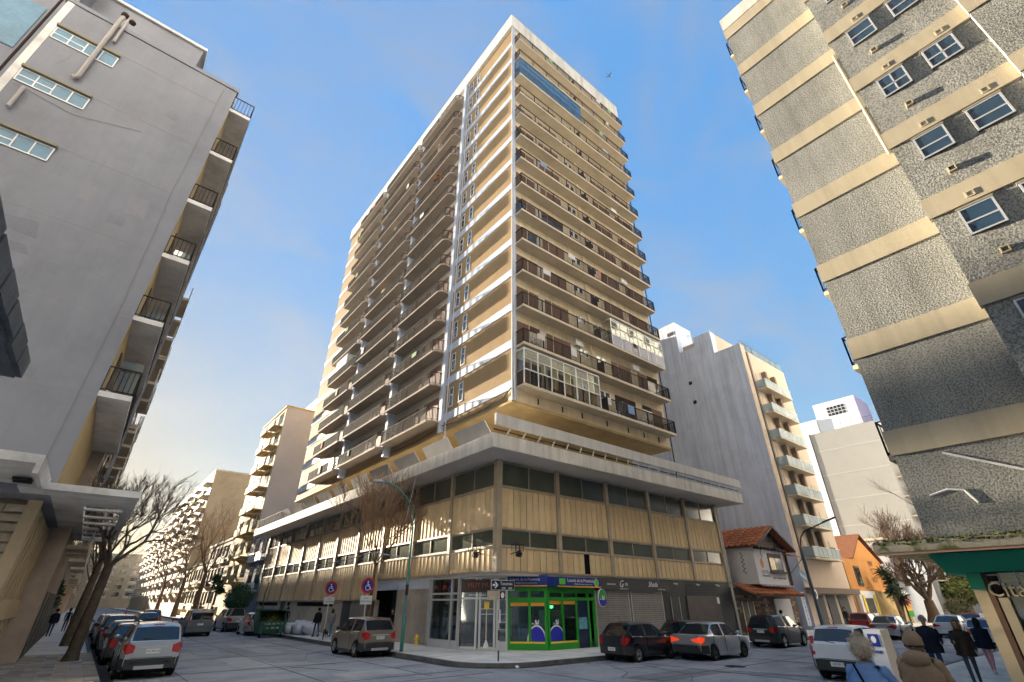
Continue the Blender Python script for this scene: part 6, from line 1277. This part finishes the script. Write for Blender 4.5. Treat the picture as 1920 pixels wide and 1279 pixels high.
def round_sign(x, y, lbl, zc=3.15):
    t = thing('parking_sign', lbl, 'road sign', (x, y, .13), 0, 'disabled parking signs by the podium'); add('pole', MB().tube([(x, y, .13), (x, y, zc-.3)], .03, 8), fascia_m, t, smooth=True); add('pole_foot', MB().tube([(x, y, .13), (x, y, .7)], .034, 8), black_m, t)
    t.rotation_euler = (0, 0, 0); D = lambda r_, d, n=24: MB().prism([(x + r_*math.cos(2*math.pi*i/n), y - d, zc + r_*math.sin(2*math.pi*i/n)) for i in range(n)], (0, .015, 0))
    add('disc', D(.43, .03), rs, t); add('face', D(.33, .04), bs_, t); m = MB(); f = lambda a, b: (x+a, y-.05, zc+b)
    m.poly([f(-.02+.045*math.cos(2*math.pi*i/10), .2+.045*math.sin(2*math.pi*i/10)) for i in range(10)])
    for p, q in (((-.03,.16),(-.02,-.02)), ((-.02,.07),(.1,.06)), ((-.02,-.02),(.11,-.03)), ((.11,-.03),(.17,-.18)), ((.17,-.18),(.22,-.16))): m.bar(f(*p), f(*q), .005, .04, up=(0, 0, 1) if p[0] != q[0] else (1, 0, 0))
    rg = [(-.01 + .14*math.cos(a), -.1 + .14*math.sin(a)) for a in [math.radians(120 + 220*i/12) for i in range(13)]]
    for p, q in zip(rg, rg[1:]): m.bar(f(*p), f(*q), .005, .035)
    add('wheelchair_symbol', m, white_t, t, fix=False); add('text_plate', B(x-.36, x+.36, y-.03, y-.015, zc-.98, zc-.52), mat('plate_pale', (.55, .6, .62), .5, .1), t)
    text('lettering', 'SOLO', .1, (x, y-.033, zc-.66), blk_t, t); text('lettering', 'DISCAPACITADOS', .075, (x, y-.033, zc-.82), blk_t, t); return t
round_sign(13.25, 30.1, 'round blue and red wheelchair parking sign behind the beige crossover'); round_sign(13.25, 36.1, 'round blue and red wheelchair parking sign near the walking man with the dog')
# yellow hydrant
t = thing('hydrant', 'small yellow hydrant against the podium wall', 'hydrant', (15.85, 28.3, .13)); add('body', MB().lathe([(.001,0),(.11,0),(.11,.06),(.08,.08),(.08,.36),(.10,.38),(.10,.43),(.06,.5),(.001,.54)], 12, 'z', (15.85, 28.3, .13)), yel_m, t, smooth=True); add('outlet', MB().tube([(15.7, 28.3, .43), (16.0, 28.3, .43)], .045, 8), yel_m, t)
# skip full of garden waste, and the wrapped bags beside it
t = thing('rubbish_skip', 'green metal skip with raised lid and plant waste by the kerb', 'skip', (11.9, 43.9, 0)); sg = mat('skip_green', (.04, .13, .085), .6, .2, 2, dirt=.3)
m = MB(); m.add([(11.1,43.1,.25),(12.7,43.1,.25),(12.7,44.7,.25),(11.1,44.7,.25),(10.95,42.9,1.05),(12.85,42.9,1.05),(12.85,44.9,1.05),(10.95,44.9,1.05)], [(0,3,2,1),(0,1,5,4),(1,2,6,5),(2,3,7,6),(3,0,4,7)]); add('tub', m, sg, t, fix=False)
m = MB(); m.box(10.92, 12.88, 44.8, 44.95, 1.05, 1.75); m.box(10.92, 11.0, 43.6, 44.8, 1.05, 1.7); m.box(12.8, 12.88, 43.6, 44.8, 1.05, 1.7); m.prism([(10.92, 43.0, 1.8), (12.88, 43.0, 1.8), (12.88, 44.95, 1.78), (10.92, 44.95, 1.78)], (0, 0, .06)); add('lid', m, sg, t)
for i in range(6): add('rib', B(11.0+i*.34, 11.06+i*.34, 42.88, 43.05, .3, 1.03), sg, t)
for x in (11.15, 12.65): add('caster', MB().tube([(x-.05, 43.3, .12), (x+.05, 43.3, .12)], .12, 10), tyre_m, t)
text('lettering', 'CUIDEMOS', .26, (11.9, 42.93, .92), white_t, t); text('lettering', 'LA CIUDAD', .2, (11.9, 42.99, .62), white_t, t)
leafy('plant_waste', 'heap of cut greenery inside the green skip', (11.9, 43.9, .9), [((0,0,.2),(.8,.7,.35))], lf2, 900, .2, None, 41, 'plants')
wrap = mat('plastic_wrap', (.50, .53, .58), .35, .2, 4, bump=.6, bsc=9, spec=.6); random.seed(9)
for i, (x, y, a) in enumerate(((14.0, 43.2, .62), (14.4, 42.0, .58), (13.5, 44.3, .5))):
    m = MB(); m.ball((0, 0, 0), 1, 12); m.v = [tuple(Vector((vx*a*1.15, vy*a*1.25, vz*a*.85))*(1+.06*math.sin(7*vx+5*vz)+.05*math.sin(9*vy)) + Vector((x, y, .13+a*.72))) for vx, vy, vz in m.v]; m.v = [(q[0], q[1], max(.131, q[2])) for q in m.v]
    add('wrapped_bag', m, wrap, None, smooth=True, ang=80, label=('bulging plastic wrapped bag in the middle of the pile by the skip', 'plastic wrapped bag of the pile nearest the walking man', 'plastic wrapped bag of the pile nearest the skip')[i], cat='bag', group='wrapped bags beside the skip')
# advertising totem in the right foreground
t = thing('information_totem', 'white and grey information box with a blue emblem beside the walking couple', 'totem', (16.4, 5.2, .13)); add('box', B(-.24, .24, -.2, .2, 0, 1.52), mat('totem_white', (.62, .64, .68), .5, .06), t, local=True); add('side', B(.235, .25, -.19, .19, .02, 1.5), mat('totem_brown', (.28, .22, .17), .6, .1), t, local=True)
add('emblem', B(-.255, -.24, -.12, .12, 1.15, 1.42), bs_, t, local=True); add('logo', MB().poly([(-.26, .06*math.cos(2*math.pi*i/12), 1.3+.08*math.sin(2*math.pi*i/12)) for i in range(12)]), white_t, t, local=True); text('lettering', 'PARK', .1, (-.247, 0, 1.03), bs_, t, -math.pi/2, local=True); t.rotation_euler = (0, 0, -.1)
# flag, banner and round sign by the tiled house
t = thing('flag', 'light blue and white flag on a slanted pole at the tiled house', 'flag', (48.5, 20.5, 4)); add('pole', MB().bar((48.2, 21, 4.0), (49.2, 19.2, 6.0), .04), rail_m, t); m = MB()
for i in range(6):
    for j in range(3): m.mi = j % 2; a = (48.75+.12*i+.06*math.sin(i*2+j), 19.9-.03*i, 4.95-.28*j-.07*i); m.add([a, (a[0]+.12, a[1]-.03, a[2]-.07), (a[0]+.12, a[1]-.03, a[2]-.36), (a[0], a[1], a[2]-.29)], [(0,1,2,3)])
add('cloth', m, [mat('flag_blue', (.15, .42, .70), .8, .05), white_t], t, fix=False)
t = thing('vertical_banner', 'tall pale vertical banner on the wall of the white balcony building', 'banner', (50.5, 20.9, 1)); add('panel', B(49.9, 50.7, 20.8, 20.85, .5, 3.1), mat('banner_pale', (.6, .64, .72), .5, .05), t)
for i, c in enumerate('LAVADERO'): text('lettering', c, .3, (50.3, 20.79, 2.85-i*.31), bs_, t)
t = thing('projecting_round_sign', 'round white projecting sign above the banner', 'sign', (51.6, 20.2, 2.9)); add('disc', disc((51.7, 0, 2.95), .42, .42, 20.2, 20.26), white_t, t); add('emblem', disc((51.7, 0, 2.95), .2, .24, 20.185, 20.199, 6), navy_m, t); add('arm', MB().bar((51.7, 20.23, 3.35), (51.7, 21.1, 3.35), .04), rail_m, t)
t = thing('street_banner', 'red yellow and green banner beside the yellow garden wall', 'banner', (72, 19.0, 0)); add('post', MB().bar((71.6, 19.0, .1), (71.6, 19.0, 4.2), .12), rail_m, t)
for i, c in enumerate(('shop_green', 'shop_orange', 'sign_red', 'white_lettering')): add('stripe', B(71.8, 73.6, 18.97, 19.03, .9+i*.62, 1.5+i*.62), MT[c], t)
# bicycle leaning figure by black car is too small; a motorcycle stands near the brick house
t = thing('motorcycle', 'dark motorcycle standing by the brick house', 'motorcycle', (38.6, 18.3, .13))
for x in (-.62, .62):
    m = MB()
    for i in range(16): a, b = 2*math.pi*i/16, 2*math.pi*(i+1)/16; m.bar((x+.3*math.cos(a), 0, .3+.3*math.sin(a)), (x+.3*math.cos(b), 0, .3+.3*math.sin(b)), .1)
    add('wheel', m, tyre_m, t, local=True)
m = MB(); m.tube([(-.6, 0, .3), (-.2, 0, .45), (.2, 0, .5), (.45, 0, .8), (.62, 0, .3)], .05, 8); m.ball((.1, 0, .72), .2, 8, (1.4, .7, .8)); add('frame', m, black_m, t, local=True, smooth=True); m = MB(); m.ball((-.35, 0, .78), .16, 8, (2, .8, .5)); add('seat', m, plast_m, t, local=True, smooth=True); add('handlebar', MB().tube([(.42, -.35, 1.0), (.48, 0, .92), (.42, .35, 1.0)], .02, 6), rail_m, t, local=True)
# wires
def wire(lbl, pts, r, mt, sag=.3):
    out_ = []
    for a, b in zip(pts, pts[1:]):
        a, b = Vector(a), Vector(b)
        for i in range(12): f = i/12; out_.append(a.lerp(b, f) - Vector((0, 0, sag*4*f*(1-f))))
    out_.append(Vector(pts[-1])); add('overhead_cable', MB().tube(out_, r, 5), mt, None, label=lbl, cat='cable')
wire('pale cable slung along the side of the podium', [(13.2, 78, 5.7), (13.3, 50, 5.2), (13.3, 30, 5.0), (15.5, 22.3, 4.75)], .03, white_band, .35)
wire('thin cable hanging down from the podium fascia', [(14.35, 27.4, 9.4), (14.4, 28.4, 6.6)], .02, fascia_m, .0)
t = thing('bird', 'small dark bird flying in the sky right of the tower top', 'bird', (37.4, 23.3, 70.5)); m = MB(); m.ball((0, 0, 0), .17, 6, (1.7, .7, .7)); m.ball((.3, 0, .05), .08, 5); m.poly([(-.25, 0, 0), (-.5, .1, 0), (-.5, -.1, 0)]); add('body', m, black_m, t, local=True, smooth=True)
for sy in (-1, 1): add('wing', MB().poly([(.12, 0, .05), (.05, sy*.4, .22), (-.1, sy*.75, .16), (-.14, sy*.35, .12), (-.14, 0, .04)]), black_m, t, local=True)
# litter at the kerb
random.seed(6)
for i, (x, y) in enumerate(((14.2, 17.25), (19.8, 17.0), (1.75, 29.0), (1.7, 25.5))):
    m = MB(); m.add([(0,0,.012),(.2,.05,.03),(.24,.2,.015),(.05,.18,.07),(.12,.1,.1)], [(0,1,4),(1,2,4),(2,3,4),(3,0,4)]); add('litter', m, white_t, None, (x, y, 0), cat='litter', fix=False, label=('scrap of white paper in the gutter at the podium corner', 'tiny white scrap in the gutter before the black hatchback', 'white scrap beside the tyre of the second parked car', 'white scrap in the gutter near the silver utility car')[i])
add('manhole_cover', MB().lathe([(.001, .008), (.4, .008), (.42, .004)], 20, 'z', (21.5, 12.2, 0)), rail_m, None, label='dark manhole cover in the right street roadway', cat='manhole')
# ------------------------------------------------------------------ road patches, seams and cracks
patch_d = mat('asphalt_patch', (.22, .225, .24), .85, .14, 1.5, bump=.25, bsc=70, dirt=.2); patch_l = mat('concrete_patch', (.42, .42, .42), .85, .12, 1.5, bump=.2, bsc=60, dirt=.2); tar = mat('tar_seam', (.06, .06, .065), .7, .2, 3)
random.seed(14)
def sheet(name, pts, mt, z=.004): add(name, MB().poly([(x, y, z) for x, y in pts]), mt, None, kind='structure')
for x, y, w, h, a in ((9.2, 19.5, 2.6, 1.6, .05), (6.5, 26.5, 1.4, 5.0, 0), (10.2, 13.5, 3.2, 1.2, -.1), (17.5, 12.2, 4.2, 1.5, 0), (5.4, 14.2, 2.2, 2.6, .1), (30, 10.8, 6, 1.3, 0), (8.6, 34, 1.2, 7, 0), (7.4, 8.5, 1.5, 1.2, .2), (24, 9.8, 2.2, 1.1, 0)):
    c, s_ = math.cos(a), math.sin(a); q = [(-w/2, -h/2), (w/2, -h/2+random.uniform(-.1, .1)), (w/2, h/2), (-w/2+random.uniform(-.1, .1), h/2)]
    sheet('road_patch', [(x+u*c-v*s_, y+u*s_+v*c) for u, v in q], random.choice((patch_d, patch_d, patch_l)))
def crack(p, d, n, st, w=.012):
    m = MB(); pts = [Vector((*p, .009))]
    for i in range(n): d += random.uniform(-.45, .45)*.6; pts.append(pts[-1] + Vector((math.cos(d), math.sin(d), 0))*st*random.uniform(.6, 1.3))
    for a, b in zip(pts, pts[1:]): m.bar(a, b, w*random.uniform(.6, 1.6), .004)
    add('road_crack', m, tar, None, kind='structure')
for i in range(26): crack((random.uniform(3, 30), random.uniform(8, 16.5)) if i < 15 else (random.uniform(4, 11), random.uniform(16, 45)), random.uniform(0, 6.28), random.randint(5, 12), .45, .02)
for a, b in (((7.05, 17.5), (7.05, 120)), ((3.6, 17.5), (3.6, 120)), ((10.5, 17.5), (10.5, 120)), ((13, 12.05), (200, 12.05)), ((1.3, 16.9), (12.8, 16.9)), ((4, 12.0), (13, 12.05))): add('road_seam', MB().bar((*a, .006), (*b, .006), .03, .006), tar, None, kind='structure')
for i in range(14): y = 18+i*5.5; add('road_seam', MB().bar((1.8, y, .006), (12.3, y+.1, .006), .025, .006), tar, None, kind='structure')
for i in range(12): x = 14+i*5.5; add('road_seam', MB().bar((x, 7.2, .006), (x+.1, 16.9, .006), .025, .006), tar, None, kind='structure')
# slab joints of the corner pavement
for i in range(12): y = 22+i*3; add('pavement_joint', MB().bar((12.97, y, .131), (16.05, y, .131), .02, .004), tar, None, kind='structure')
for i in range(9): x = 17.5+i*2.6; add('pavement_joint', MB().bar((x, 17.58, .131), (x, 20.9, .131), .02, .004), tar, None, kind='structure')

# ------------------------------------------------------------------ haze hanging in the streets
hm = bpy.data.materials.new('haze'); hm.use_nodes = True; t = hm.node_tree; t.nodes.clear()
o = N('ShaderNodeOutputMaterial', t); v = N('ShaderNodeVolumePrincipled', t); v.inputs['Density'].default_value = .0003; v.inputs['Color'].default_value = (.92, .92, .92, 1); v.inputs['Anisotropy'].default_value = .1
t.links.new(v.outputs[0], o.inputs['Volume']); add('haze', B(-590, 890, -590, 1190, -1.2, 78), hm, None, kind='stuff')
